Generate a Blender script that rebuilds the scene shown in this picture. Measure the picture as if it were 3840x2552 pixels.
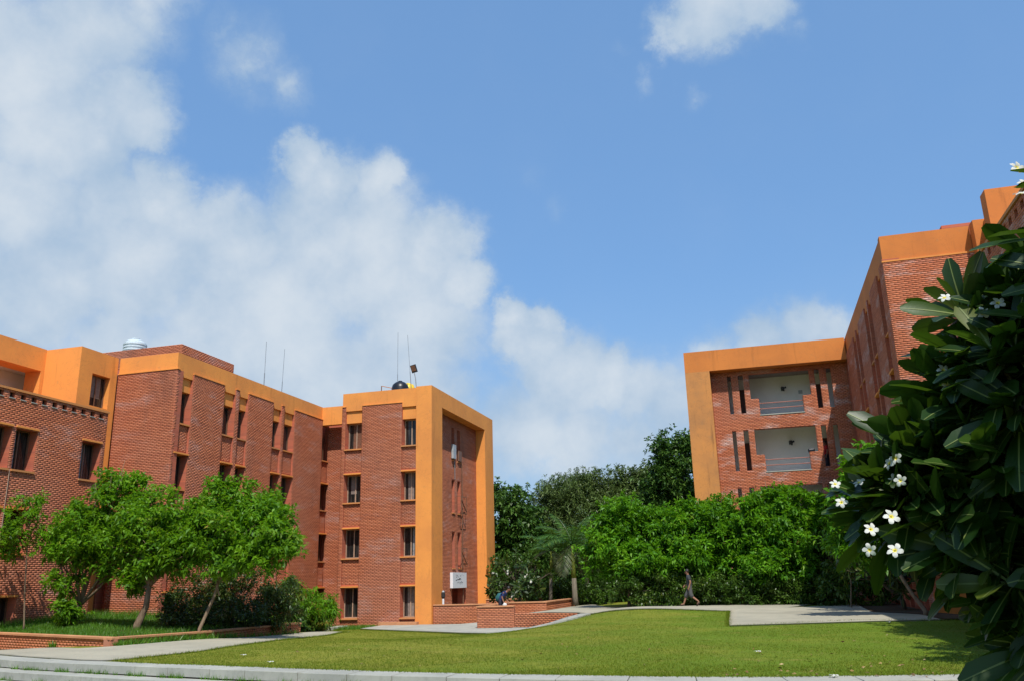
import bpy, math, random
import numpy as np
from mathutils import Vector, Matrix

for o in list(bpy.data.objects):
    bpy.data.objects.remove(o, do_unlink=True)
SC = bpy.context.scene
COL = SC.collection

# ------------------------------------------------------------------ camera
EYE = Vector((0.0, 0.0, 1.5))
FPX = 3172.39                                   # focal length, in pixels of a 3840 wide frame
P_, R_, Y_ = math.radians(15.9014), math.radians(-1.4825), math.radians(-15.555)
_f = Vector((math.sin(Y_)*math.cos(P_), math.cos(Y_)*math.cos(P_), math.sin(P_)))
_r = Vector((math.cos(Y_), -math.sin(Y_), 0.0))
_u = _r.cross(_f)
_r2 = _r*math.cos(R_) + _u*math.sin(R_)
_u2 = -_r*math.sin(R_) + _u*math.cos(R_)
cam = bpy.data.objects.new('camera', bpy.data.cameras.new('camera'))
COL.objects.link(cam)
cam.matrix_world = Matrix(((_r2.x, _u2.x, -_f.x, EYE.x), (_r2.y, _u2.y, -_f.y, EYE.y),
                           (_r2.z, _u2.z, -_f.z, EYE.z), (0, 0, 0, 1)))
cam.data.sensor_width = 36.0
cam.data.sensor_fit = 'HORIZONTAL'
cam.data.lens = FPX/3840*36
cam.data.clip_start = 0.1
cam.data.clip_end = 6000
SC.camera = cam

def direction(dx, dy):
    """direction of sight through a point of the survey picture (2359 x 1568)"""
    px, py = dx*1.6278, dy*1.6278
    v = _r2*((px-1920)/FPX) + _u2*(-(py-1276)/FPX) + _f
    return v.normalized()

def at(dx, dy, Y):
    """survey: the point seen at (dx, dy) that stands Y metres up the court"""
    v = direction(dx, dy)
    return EYE + v*(Y/v.y)

# ------------------------------------------------------------------ light
SUN = Vector((0.30, -0.62, 1.0)).normalized()
SUN_EL = math.asin(SUN.z)
SUN_AZ = math.atan2(SUN.x, SUN.y)
sl = bpy.data.lights.new('sun', 'SUN')
sl.energy = 5.0
sl.angle = math.radians(0.53)
sl.color = (1.0, 0.95, 0.87)
so = bpy.data.objects.new('sun', sl)
COL.objects.link(so)
so.rotation_euler = SUN.to_track_quat('Z', 'Y').to_euler()
so.location = SUN*80
SC.view_settings.view_transform = 'Standard'
SC.view_settings.look = 'None'
SC.view_settings.exposure = 0.0
SC.view_settings.gamma = 1.0
SC.view_settings.use_curve_mapping = False
SC.render.engine = 'CYCLES'
SC.cycles.max_bounces = 6
SC.cycles.diffuse_bounces = 3
SC.cycles.transparent_max_bounces = 6

class NT:
    def __init__(self, tree):
        self.t = tree; self.n = tree.nodes; self.l = tree.links
    def new(self, kind, **kw):
        nd = self.n.new(kind)
        for k, v in kw.items():
            setattr(nd, k, v)
        return nd
    def put(self, sock, v):
        if hasattr(v, 'is_linked') or isinstance(v, bpy.types.NodeSocket):
            self.l.new(v, sock)
        else:
            if isinstance(v, (tuple, list)) and len(v) == 3 and sock.type == 'RGBA':
                v = (*v, 1.0)
            sock.default_value = v
    def math(self, op, a, b=0.0, c=None, clamp=False):
        nd = self.new('ShaderNodeMath', operation=op, use_clamp=clamp)
        self.put(nd.inputs[0], a); self.put(nd.inputs[1], b)
        if c is not None: self.put(nd.inputs[2], c)
        return nd.outputs[0]
    def vmath(self, op, a, b=None, scale=None):
        nd = self.new('ShaderNodeVectorMath', operation=op)
        self.put(nd.inputs[0], a)
        if b is not None: self.put(nd.inputs[1], b)
        if scale is not None: self.put(nd.inputs['Scale'], scale)
        return nd.outputs['Value'] if op in ('DISTANCE', 'LENGTH', 'DOT_PRODUCT') else nd.outputs['Vector']
    def mix(self, f, a, b, blend='MIX'):
        nd = self.new('ShaderNodeMix', data_type='RGBA', blend_type=blend)
        self.put(nd.inputs[0], f); self.put(nd.inputs[6], a); self.put(nd.inputs[7], b)
        return nd.outputs[2]
    def rng(self, v, a, b, c=0.0, d=1.0, smooth=True):
        nd = self.new('ShaderNodeMapRange', interpolation_type='SMOOTHSTEP' if smooth else 'LINEAR')
        self.put(nd.inputs[0], v)
        for i, q in enumerate((a, b, c, d)): self.put(nd.inputs[i+1], q)
        return nd.outputs[0]
    def noise(self, vec, scale, detail=4.0, rough=0.55, color=False, dist=0.0):
        nd = self.new('ShaderNodeTexNoise')
        if vec is not None: self.l.new(vec, nd.inputs['Vector'])
        nd.inputs['Scale'].default_value = scale
        nd.inputs['Detail'].default_value = detail
        nd.inputs['Roughness'].default_value = rough
        nd.inputs['Distortion'].default_value = dist
        return nd.outputs['Color'] if color else nd.outputs[0]
    def ramp(self, v, stops, interp='LINEAR'):
        nd = self.new('ShaderNodeValToRGB')
        self.l.new(v, nd.inputs[0])
        e = nd.color_ramp.elements
        nd.color_ramp.interpolation = interp
        while len(e) < len(stops): e.new(0.5)
        for i, (p, c) in enumerate(stops):
            e[i].position = p
            e[i].color = (*c, 1.0) if len(c) == 3 else c
        return nd.outputs[0]

# ------------------------------------------------------------------ sky
W = bpy.data.worlds.new('World')
SC.world = W
W.use_nodes = True
W.cycles.sampling_method = 'MANUAL'
W.cycles.sample_map_resolution = 512
nt = NT(W.node_tree)
nt.n.clear()
sky = nt.new('ShaderNodeTexSky', sky_type='NISHITA')
sky.sun_disc = False
sky.sun_elevation = SUN_EL
sky.sun_rotation = SUN_AZ
sky.altitude = 200
sky.air_density = 1.0
sky.dust_density = 1.3
sky.ozone_density = 1.6
tc = nt.new('ShaderNodeTexCoord')
D0 = tc.outputs['Generated']
# cumulus banks: direction and angular size of each lobe, edges torn by noise
CL = [(60, 150, 170, 1), (200, 60, 150, .8), (330, 40, 110, .55), (280, 255, 125, 1), (200, 330, 130, 1), (330, 300, 70, .8), (90, 330, 140, .9),
      (60, 500, 170, .9), (40, 680, 170, .8), (120, 640, 160, .9), (40, 800, 150, .6), (250, 470, 120, 1.05), (380, 455, 110, 1.1), (320, 600, 200, 1.05), (500, 560, 150, 1.1),
      (690, 375, 85, 1.1), (760, 420, 110, 1.05), (880, 420, 85, .95), (720, 560, 200, 1.0), (860, 600, 210, 1.05),
      (1000, 580, 120, 1.05), (1050, 660, 90, 1.0), (960, 760, 190, 1.0), (600, 760, 240, .95), (250, 800, 190, .7),
      (400, 930, 240, .85), (800, 920, 230, .9), (580, 140, 95, .38), (660, 195, 75, .42), (520, 80, 60, .3), (400, 10, 80, .45),
      (1640, 25, 115, 1.05), (1560, 50, 75, .9), (1730, 10, 100, .95), (1825, 80, 44, .36), (1490, 178, 42, .34), (1620, 225, 32, .26), (1440, 100, 36, .22),
      (1180, 725, 62, 1.05), (1245, 735, 58, 1.0), (1215, 800, 110, 1.05), (1290, 880, 150, .95), (1420, 870, 100, .95), (1500, 890, 120, .8),
      (1640, 830, 90, .75), (1760, 800, 100, .8), (1880, 780, 105, .8), (1990, 790, 80, .7), (1200, 1000, 170, .75), (1400, 1000, 180, .6),
      (1230, 410, 50, .16), (1290, 490, 44, .18), (1000, 930, 150, .8), (1560, 930, 150, .7), (1480, 1010, 150, .7), (1330, 1030, 160, .75), (1560, 870, 60, .6), (1700, 850, 90, .7)]
w1 = nt.noise(D0, 9.0, 3.0, 0.55, color=True)
w2 = nt.noise(D0, 30.0, 8.0, 0.68, color=True)
off = nt.vmath('ADD', nt.vmath('SCALE', nt.vmath('SUBTRACT', w1, (0.5, 0.5, 0.5)), scale=0.075),
               nt.vmath('SCALE', nt.vmath('SUBTRACT', w2, (0.5, 0.5, 0.5)), scale=0.045))
Dw = nt.vmath('ADD', D0, off)
acc = None
for (cx, cy, cr, cs) in CL:
    c = direction(cx, cy)
    d = nt.vmath('DISTANCE', Dw, tuple(c))
    v = nt.rng(d, cr*1.6278/FPX*1.18, 0.0, 0.0, cs*1.45, smooth=False)
    if acc is None:
        acc = v
    else:
        nd = nt.new('ShaderNodeMath', operation='SMOOTH_MAX')
        nt.put(nd.inputs[0], acc); nt.put(nd.inputs[1], v); nd.inputs[2].default_value = 0.12
        acc = nd.outputs[0]
# the same kind of broken cumulus goes on round the rest of the sky
fwd = direction(1180, 700)
away = nt.rng(nt.vmath('DOT_PRODUCT', D0, tuple(fwd)), 0.80, 0.55)
rest = nt.rng(nt.noise(D0, 2.3, 7.0, 0.6), 0.53, 0.72, 0.0, 1.1)
acc = nt.math('MAXIMUM', acc, nt.math('MULTIPLY', rest, away))
fine = nt.noise(Dw, 14.0, 9.0, 0.62)
dens = nt.math('ADD', acc, nt.math('MULTIPLY', nt.math('MULTIPLY', nt.math('SUBTRACT', fine, 0.5), 0.62), nt.rng(acc, 0.0, 0.30)))
alpha = nt.math('ADD', nt.math('MULTIPLY', nt.rng(dens, 0.03, 0.60), 0.40), nt.math('MULTIPLY', nt.rng(dens, 0.28, 0.80), 0.55))
bright = nt.rng(nt.math('ADD', nt.math('MULTIPLY', nt.noise(D0, 7.0, 5.0, 0.6), 1.2), nt.math('MULTIPLY', acc, 0.25)), 0.45, 1.15)
ccol = nt.mix(bright, (3.8, 5.2, 6.9), (6.8, 7.5, 8.2))
sepz = nt.new('ShaderNodeSeparateXYZ'); nt.l.new(D0, sepz.inputs[0])
haze = nt.rng(sepz.outputs[2], 0.36, 0.0, 0.0, 0.7)
skyc = nt.mix(1.0, sky.outputs[0], (1.72, 2.16, 2.34), 'MULTIPLY')
skyc = nt.mix(0.65, skyc, (1.72, 3.45, 6.6))
skyc = nt.mix(haze, skyc, (3.7, 5.2, 7.1))
final = nt.mix(alpha, skyc, ccol)
bg = nt.new('ShaderNodeBackground')
nt.l.new(final, bg.inputs[0])
bg.inputs[1].default_value = 0.1
wo = nt.new('ShaderNodeOutputWorld')
nt.l.new(bg.outputs[0], wo.inputs[0])

# ------------------------------------------------------------------ helpers: objects
WORLD = {}
def put(o, parent=None, world=None):
    """link o; world = its world matrix (identity when its mesh holds world coordinates)"""
    COL.objects.link(o)
    world = world if world is not None else Matrix.Identity(4)
    if parent is not None:
        o.parent = parent
        o.matrix_parent_inverse = WORLD[parent.name].inverted()
    o.matrix_basis = world
    WORLD[o.name] = world.copy()
    return o

def tag(o, label=None, cat=None, group=None, kind=None):
    if label: o['label'] = label
    if cat: o['category'] = cat
    if group: o['group'] = group
    if kind: o['kind'] = kind
    return o

def thing(name, loc, label, cat, group=None):
    o = bpy.data.objects.new(name, None)
    o.empty_display_size = 0.3
    put(o, None, Matrix.Translation(Vector(loc)))
    return tag(o, label, cat, group)

def np_mesh(name, V, F, mat, rnd=None, smooth=False):
    """V (n,3), F (m,3|4) arrays; rnd = one number per face"""
    V = np.asarray(V, dtype=np.float32); F = np.asarray(F, dtype=np.int32)
    me = bpy.data.meshes.new(name)
    m, k = F.shape
    me.vertices.add(len(V)); me.vertices.foreach_set('co', V.ravel())
    me.loops.add(m*k); me.loops.foreach_set('vertex_index', F.ravel())
    me.polygons.add(m)
    me.polygons.foreach_set('loop_start', np.arange(0, m*k, k, dtype=np.int32))
    me.polygons.foreach_set('loop_total', np.full(m, k, dtype=np.int32))
    if smooth:
        me.polygons.foreach_set('use_smooth', np.ones(m, dtype=bool))
    if rnd is not None:
        a = me.attributes.new('rnd', 'FLOAT', 'FACE')
        a.data.foreach_set('value', np.asarray(rnd, dtype=np.float32))
    if mat is not None: me.materials.append(mat)
    me.update(calc_edges=True)
    me.validate()
    return me

class MB:
    def __init__(self): self.v = []; self.f = []
    def box(self, x0, x1, y0, y1, z0, z1):
        if x0 > x1: x0, x1 = x1, x0
        if y0 > y1: y0, y1 = y1, y0
        if z0 > z1: z0, z1 = z1, z0
        n = len(self.v)
        self.v += [(x0, y0, z0), (x1, y0, z0), (x1, y1, z0), (x0, y1, z0), (x0, y0, z1), (x1, y0, z1), (x1, y1, z1), (x0, y1, z1)]
        self.f += [tuple(n+i for i in q) for q in ((0, 3, 2, 1), (4, 5, 6, 7), (0, 1, 5, 4), (1, 2, 6, 5), (2, 3, 7, 6), (3, 0, 4, 7))]
        return self
    def prism(self, poly, z0, z1):
        """poly: xy list (counter-clockwise); z0, z1 numbers or one per vertex"""
        n = len(self.v); k = len(poly)
        zz0 = z0 if isinstance(z0, (list, tuple)) else [z0]*k
        zz1 = z1 if isinstance(z1, (list, tuple)) else [z1]*k
        self.v += [(p[0], p[1], a) for p, a in zip(poly, zz0)] + [(p[0], p[1], a) for p, a in zip(poly, zz1)]
        self.f.append(tuple(n+i for i in reversed(range(k))))
        self.f.append(tuple(n+k+i for i in range(k)))
        for i in range(k):
            j = (i+1) % k
            self.f.append((n+i, n+j, n+k+j, n+k+i))
        return self
    def tube(self, pts, rad, seg=8, cap=True):
        pts = [Vector(p) for p in pts]
        if not isinstance(rad, (list, tuple)): rad = [rad]*len(pts)
        n0 = len(self.v)
        ref = None
        for i, p in enumerate(pts):
            t = (pts[min(i+1, len(pts)-1)] - pts[max(i-1, 0)]).normalized()
            if ref is None:
                ref = t.orthogonal().normalized()
            a = (ref - t*ref.dot(t))
            a = a.normalized() if a.length > 1e-6 else t.orthogonal().normalized()
            ref = a
            b = t.cross(a)
            for s in range(seg):
                an = 2*math.pi*s/seg
                q = p + (a*math.cos(an) + b*math.sin(an))*rad[i]
                self.v.append(tuple(q))
        for i in range(len(pts)-1):
            for s in range(seg):
                s2 = (s+1) % seg
                self.f.append((n0+i*seg+s, n0+i*seg+s2, n0+(i+1)*seg+s2, n0+(i+1)*seg+s))
        if cap:
            self.f.append(tuple(n0+s for s in reversed(range(seg))))
            self.f.append(tuple(n0+(len(pts)-1)*seg+s for s in range(seg)))
        return self
    def lathe(self, prof, cx, cy, seg=24):
        n0 = len(self.v)
        for (r, z) in prof:
            for s in range(seg):
                an = 2*math.pi*s/seg
                self.v.append((cx+r*math.cos(an), cy+r*math.sin(an), z))
        for i in range(len(prof)-1):
            for s in range(seg):
                s2 = (s+1) % seg
                self.f.append((n0+i*seg+s, n0+i*seg+s2, n0+(i+1)*seg+s2, n0+(i+1)*seg+s))
        self.f.append(tuple(n0+s for s in reversed(range(seg))))
        self.f.append(tuple(n0+(len(prof)-1)*seg+s for s in range(seg)))
        return self
    def mesh(self, name, mat, smooth=False):
        me = bpy.data.meshes.new(name)
        me.from_pydata(self.v, [], self.f)
        if mat is not None: me.materials.append(mat)
        if smooth:
            for p in me.polygons: p.use_smooth = True
        me.update()
        return me
    def build(self, name, mat, parent=None, smooth=False, bevel=0.0, **tags):
        o = bpy.data.objects.new(name, self.mesh(name, mat, smooth))
        put(o, parent)
        if bevel:
            b = o.modifiers.new('bevel', 'BEVEL'); b.width = bevel; b.segments = 2; b.limit_method = 'ANGLE'
        tag(o, **tags)
        return o

# ------------------------------------------------------------------ materials
MAT = {}
def material(name):
    m = bpy.data.materials.new(name)
    m.use_nodes = True
    MAT[name] = m
    t = NT(m.node_tree)
    b = t.n['Principled BSDF']
    return m, t, b

def bump(t, b, h, strength=0.3, dist=0.02):
    nd = t.new('ShaderNodeBump')
    nd.inputs['Strength'].default_value = strength
    nd.inputs['Distance'].default_value = dist
    t.l.new(h, nd.inputs['Height'])
    t.l.new(nd.outputs[0], b.inputs['Normal'])

def pos(t):
    return t.new('ShaderNodeNewGeometry').outputs['Position']

def attr(t, name='rnd'):
    nd = t.new('ShaderNodeAttribute'); nd.attribute_name = name
    return nd.outputs['Fac']

def plain(name, col, rough=0.6, metal=0.0, var=0.12, scale=6.0, spec=0.4):
    m, t, b = material(name)
    p = pos(t)
    n = t.noise(p, scale, 5.0)
    c = t.mix(t.rng(n, 0.3, 0.7), tuple(max(0, q*(1-var)) for q in col), tuple(min(1, q*(1+var)) for q in col))
    t.l.new(c, b.inputs['Base Color'])
    b.inputs['Roughness'].default_value = rough
    b.inputs['Metallic'].default_value = metal
    b.inputs['Specular IOR Level'].default_value = spec
    return m

# brick faces: every brick carries its own number; lime bloom and soot lie over many bricks
def brick_mat(name, stops, bloom=0.35, bloomcol=(0.50, 0.36, 0.33), soot=0.25):
    m, t, b = material(name)
    p = pos(t)
    r = attr(t)
    c = t.ramp(r, stops)
    st = t.new('ShaderNodeMapping'); t.l.new(p, st.inputs[0]); st.inputs['Scale'].default_value = (0.5, 0.5, 1.7)
    n1 = t.noise(st.outputs[0], 1.0, 8.0, 0.66)
    st2 = t.new('ShaderNodeMapping'); t.l.new(p, st2.inputs[0]); st2.inputs['Scale'].default_value = (1.0, 1.0, 0.45)
    n2 = t.noise(st2.outputs[0], 0.55, 6.0, 0.65)
    n5 = t.noise(p, 0.16, 3.0, 0.5)
    n3 = t.noise(p, 30.0, 3.0, 0.6)
    fl = t.math('MULTIPLY', t.rng(n1, 0.50, 0.70), bloom)
    fl = t.math('MULTIPLY', fl, t.rng(t.math('FRACT', t.math('MULTIPLY', r, 7.31)), 0.1, 0.9, 0.65, 1.1))
    c = t.mix(fl, c, bloomcol)
    c = t.mix(t.rng(n5, 0.42, 0.64, 0.0, 0.22), c, (0.40, 0.22, 0.17))
    c = t.mix(t.math('MULTIPLY', t.rng(n2, 0.50, 0.72), soot), c, (0.13, 0.062, 0.045))
    c = t.mix(t.rng(n3, 0.3, 0.75, 0.0, 0.30), c, (0.20, 0.075, 0.05))
    t.l.new(c, b.inputs['Base Color'])
    b.inputs['Roughness'].default_value = 0.88
    b.inputs['Specular IOR Level'].default_value = 0.2
    bump(t, b, n3, 0.25, 0.004)
    return m
BR = [(0.0, (0.25, 0.080, 0.048)), (0.25, (0.37, 0.116, 0.058)), (0.5, (0.455, 0.145, 0.068)), (0.7, (0.50, 0.168, 0.080)), (0.88, (0.48, 0.180, 0.098)), (1.0, (0.52, 0.25, 0.165))]
brick_mat('brick', BR, 0.52, (0.50, 0.33, 0.29), 0.46)
brick_mat('brick_pale', [(p, tuple(q*s for q, s in zip(c, (1.12, 1.12, 1.15)))) for p, c in BR], 0.85, (0.66, 0.49, 0.44), 0.25)
brick_mat('brick_wall', [(p, tuple(q*s for q, s in zip(c, (1.12, 1.2, 1.15)))) for p, c in BR], 0.3, (0.58, 0.32, 0.22), 0.25)

m, t, b = material('mortar')            # wall body between and behind the bricks
p = pos(t)
bt = t.new('ShaderNodeTexBrick')
sx = t.new('ShaderNodeSeparateXYZ'); t.l.new(p, sx.inputs[0])
cb = t.new('ShaderNodeCombineXYZ')
t.l.new(t.math('ADD', sx.outputs[0], sx.outputs[1]), cb.inputs[0]); t.l.new(sx.outputs[2], cb.inputs[1])
t.l.new(cb.outputs[0], bt.inputs['Vector'])
bt.inputs['Scale'].default_value = 1.0
bt.inputs['Brick Width'].default_value = 60.0; bt.inputs['Row Height'].default_value = 0.078
bt.inputs['Mortar Size'].default_value = 0.006
bt.inputs['Color1'].default_value = (0.50, 0.125, 0.062, 1); bt.inputs['Color2'].default_value = (0.36, 0.09, 0.052, 1)
bt.inputs['Mortar'].default_value = (0.36, 0.135, 0.075, 1)
c = t.mix(t.rng(t.noise(p, 1.2, 5.0), 0.4, 0.7, 0, 0.25), bt.outputs[0], (0.36, 0.16, 0.11))
t.l.new(c, b.inputs['Base Color']); b.inputs['Roughness'].default_value = 0.9
m, t, b = material('joint')             # the recessed joints seen between the bricks
p = pos(t)
c = t.mix(t.rng(t.noise(p, 0.9, 5.0), 0.35, 0.7), (0.34, 0.115, 0.060), (0.40, 0.17, 0.105))
t.l.new(c, b.inputs['Base Color']); b.inputs['Roughness'].default_value = 0.95

def render_mat(name, col, col2, stain=0.35):
    m, t, b = material(name)
    p = pos(t)
    n1 = t.noise(p, 0.5, 5.0, 0.6)
    st = t.new('ShaderNodeMapping'); t.l.new(p, st.inputs[0]); st.inputs['Scale'].default_value = (2.2, 2.2, 0.22)
    n2 = t.noise(st.outputs[0], 1.4, 6.0, 0.6)
    n3 = t.noise(p, 2.6, 8.0, 0.7)
    c = t.mix(t.rng(n1, 0.35, 0.68), col, col2)
    c = t.mix(t.math('MULTIPLY', t.rng(n2, 0.56, 0.80), stain), c, tuple(q*0.62 for q in col2))
    c = t.mix(t.math('MULTIPLY', t.rng(n3, 0.58, 0.74), stain*0.6), c, (0.30, 0.19, 0.10))
    n6 = t.noise(p, 0.9, 9.0, 0.7, dist=1.2)
    c = t.mix(t.math('MULTIPLY', t.rng(t.math('ABSOLUTE', t.math('SUBTRACT', n6, 0.5)), 0.006, 0.0), stain*0.55), c, (0.16, 0.08, 0.04))
    t.l.new(c, b.inputs['Base Color'])
    b.inputs['Roughness'].default_value = 0.8
    b.inputs['Specular IOR Level'].default_value = 0.25
    bump(t, b, t.noise(p, 60, 4.0), 0.12, 0.004)
    return m
render_mat('orange', (0.80, 0.310, 0.070), (0.69, 0.262, 0.066), 0.7)
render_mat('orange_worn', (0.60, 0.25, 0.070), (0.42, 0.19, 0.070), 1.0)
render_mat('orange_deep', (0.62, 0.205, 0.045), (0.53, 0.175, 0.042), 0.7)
render_mat('sill_paint', (0.66, 0.25, 0.07), (0.48, 0.22, 0.09), 0.5)
plain('white_wall', (0.78, 0.78, 0.75), 0.85, var=0.06, scale=0.8)
plain('grey_wall', (0.62, 0.62, 0.60), 0.85, var=0.08, scale=0.7)
plain('frame_brown', (0.17, 0.085, 0.05), 0.55)
plain('frame_pale', (0.36, 0.25, 0.18), 0.5)
plain('door_brown', (0.09, 0.035, 0.02), 0.5)
plain('rail_red', (0.35, 0.10, 0.06), 0.5)
plain('hole_shade', (0.02, 0.017, 0.015), 0.9)  # near-black colour that paints the shade inside the vent holes
plain('black_plastic', (0.012, 0.013, 0.018), 0.35)
plain('yellow_plastic', (0.75, 0.50, 0.03), 0.45)
plain('tank_white', (0.50, 0.57, 0.61), 0.5)
plain('metal_grey', (0.30, 0.31, 0.32), 0.45, 0.5)
plain('metal_dark', (0.035, 0.037, 0.04), 0.5, 0.2)
plain('sign_white', (0.74, 0.76, 0.80), 0.35, var=0.03)
plain('sign_ink', (0.02, 0.03, 0.05), 0.6)
plain('ac_white', (0.36, 0.38, 0.39), 0.5)
plain('curtain', (0.20, 0.16, 0.14), 0.9, var=0.2, scale=9)
plain('roofing', (0.24, 0.20, 0.18), 0.9)
m, t, b = material('glass')
p = pos(t)
st = t.new('ShaderNodeMapping'); t.l.new(p, st.inputs[0]); st.inputs['Scale'].default_value = (6.0, 6.0, 0.4)
c = t.mix(t.rng(t.noise(st.outputs[0], 1.6, 3.0), 0.45, 0.65), (0.012, 0.013, 0.013), (0.055, 0.05, 0.045))
t.l.new(c, b.inputs['Base Color']); b.inputs['Roughness'].default_value = 0.08; b.inputs['Specular IOR Level'].default_value = 0.35

def concrete(name, c1, c2, joint=None):
    m, t, b = material(name)
    p = pos(t)
    n1 = t.noise(p, 0.7, 6.0, 0.6); n2 = t.noise(p, 9.0, 6.0, 0.65); n3 = t.noise(p, 0.22, 3.0)
    c = t.mix(t.rng(n1, 0.3, 0.7), c1, c2)
    c = t.mix(t.rng(n2, 0.45, 0.75, 0, 0.35), c, tuple(q*0.6 for q in c2))
    c = t.mix(t.rng(n3, 0.48, 0.70, 0, 0.42), c, tuple(q*0.55 for q in c1))
    n4 = t.noise(p, 2.8, 8.0, 0.7)
    c = t.mix(t.rng(n4, 0.56, 0.74, 0, 0.4), c, (0.16, 0.15, 0.10))
    t.l.new(c, b.inputs['Base Color']); b.inputs['Roughness'].default_value = 0.9
    b.inputs['Specular IOR Level'].default_value = 0.2
    bump(t, b, n2, 0.25, 0.01)
    return m
concrete('concrete', (0.40, 0.37, 0.28), (0.33, 0.31, 0.24))
concrete('pale_stone', (0.40, 0.40, 0.345), (0.31, 0.315, 0.28))
concrete('coping', (0.60, 0.30, 0.15), (0.48, 0.22, 0.11))
concrete('soil', (0.10, 0.07, 0.045), (0.07, 0.05, 0.03))

m, t, b = material('lawn')
p = pos(t)
n1 = t.noise(p, 0.35, 5.0, 0.6); n2 = t.noise(p, 2.6, 6.0, 0.65); n3 = t.noise(p, 22.0, 5.0, 0.7)
sx = t.new('ShaderNodeSeparateXYZ'); t.l.new(p, sx.inputs[0])
dry = t.math('ADD', t.rng(sx.outputs[0], 2.0, -11.0, 0.0, 0.55), t.math('MULTIPLY', t.math('SUBTRACT', n1, 0.5), 1.6))
c = t.mix(t.rng(dry, -0.1, 0.7), (0.100, 0.178, 0.010), (0.205, 0.205, 0.024))
c = t.mix(t.rng(n2, 0.42, 0.70, 0, 0.6), c, (0.080, 0.130, 0.013))
n7 = t.noise(p, 0.9, 5.0, 0.65)
c = t.mix(t.rng(n7, 0.54, 0.72, 0, 0.6), c, (0.23, 0.20, 0.045))
c = t.mix(t.rng(n3, 0.40, 0.72, 0, 0.45), c, (0.22, 0.21, 0.03))
t.l.new(c, b.inputs['Base Color']); b.inputs['Roughness'].default_value = 0.9; b.inputs['Specular IOR Level'].default_value = 0.15
bump(t, b, n3, 0.8, 0.03)

def leaf_mat(name, stops, rough=0.42, trans=0.35, tcol=(0.16, 0.30, 0.02), spec=0.4, patch=0.5):
    m, t, b = material(name)
    r = attr(t)
    p = pos(t)
    c = t.ramp(r, stops)
    n = t.noise(p, 0.9, 3.0)
    c = t.mix(t.rng(n, 0.35, 0.7, 0.0, patch), c, tuple(q*0.55 for q in stops[0][1]))
    t.l.new(c, b.inputs['Base Color'])
    b.inputs['Roughness'].default_value = rough
    b.inputs['Specular IOR Level'].default_value = spec
    if trans:
        tr = t.new('ShaderNodeBsdfTranslucent'); t.put(tr.inputs[0], t.mix(0.6, c, tcol))
        mx = t.new('ShaderNodeMixShader'); mx.inputs[0].default_value = trans
        t.l.new(b.outputs[0], mx.inputs[1]); t.l.new(tr.outputs[0], mx.inputs[2])
        t.l.new(mx.outputs[0], t.n['Material Output'].inputs[0])
    return m
leaf_mat('leaf_bright', [(0, (0.038, 0.140, 0.006)), (0.5, (0.100, 0.285, 0.010)), (0.85, (0.175, 0.385, 0.015)), (1, (0.27, 0.40, 0.030))], trans=0.36, tcol=(0.22, 0.50, 0.012), rough=0.5, spec=0.3)
leaf_mat('leaf_garden', [(0, (0.048, 0.140, 0.006)), (0.5, (0.115, 0.275, 0.010)), (0.85, (0.19, 0.37, 0.016)), (0.95, (0.28, 0.34, 0.04)), (1, (0.40, 0.20, 0.07))], trans=0.38, tcol=(0.28, 0.55, 0.012), rough=0.5, spec=0.3)
leaf_mat('leaf_dark', [(0, (0.038, 0.105, 0.014)), (0.6, (0.075, 0.165, 0.022)), (1, (0.14, 0.215, 0.030))], trans=0.22, tcol=(0.06, 0.14, 0.02))
leaf_mat('leaf_olive', [(0, (0.070, 0.120, 0.026)), (0.6, (0.120, 0.185, 0.042)), (1, (0.19, 0.245, 0.075))], trans=0.22, tcol=(0.09, 0.13, 0.03))
leaf_mat('leaf_hedge', [(0, (0.032, 0.085, 0.008)), (0.6, (0.070, 0.145, 0.014)), (1, (0.14, 0.20, 0.024))], trans=0.25, tcol=(0.08, 0.17, 0.02))
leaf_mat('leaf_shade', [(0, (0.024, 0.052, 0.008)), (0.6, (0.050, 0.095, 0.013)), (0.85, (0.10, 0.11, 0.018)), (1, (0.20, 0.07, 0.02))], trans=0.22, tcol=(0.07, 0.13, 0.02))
leaf_mat('leaf_croton', [(0, (0.04, 0.12, 0.012)), (0.5, (0.10, 0.20, 0.02)), (0.75, (0.22, 0.20, 0.03)), (1, (0.45, 0.11, 0.02))], trans=0.3)
leaf_mat('leaf_palm', [(0, (0.030, 0.100, 0.012)), (0.6, (0.060, 0.155, 0.016)), (1, (0.13, 0.22, 0.03))], trans=0.25)
leaf_mat('leaf_frond_dry', [(0, (0.05, 0.075, 0.025)), (1, (0.12, 0.13, 0.05))], trans=0.15, tcol=(0.2, 0.16, 0.08))
leaf_mat('blade', [(0, (0.055, 0.165, 0.012)), (0.6, (0.10, 0.25, 0.018)), (1, (0.18, 0.31, 0.035))], trans=0.35, tcol=(0.2, 0.45, 0.02))
leaf_mat('blade_lawn', [(0, (0.085, 0.150, 0.008)), (0.5, (0.135, 0.190, 0.014)), (1, (0.22, 0.225, 0.03))], trans=0.3, patch=0.3, rough=0.7, spec=0.1, tcol=(0.16, 0.26, 0.012))
leaf_mat('petal', [(0, (0.62, 0.63, 0.58)), (1, (0.74, 0.74, 0.70))], rough=0.55, trans=0.25, tcol=(0.8, 0.8, 0.7), patch=0.0)
leaf_mat('petal_core', [(0, (0.75, 0.62, 0.08)), (1, (0.8, 0.68, 0.12))], rough=0.6, trans=0.0, patch=0.0)
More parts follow.
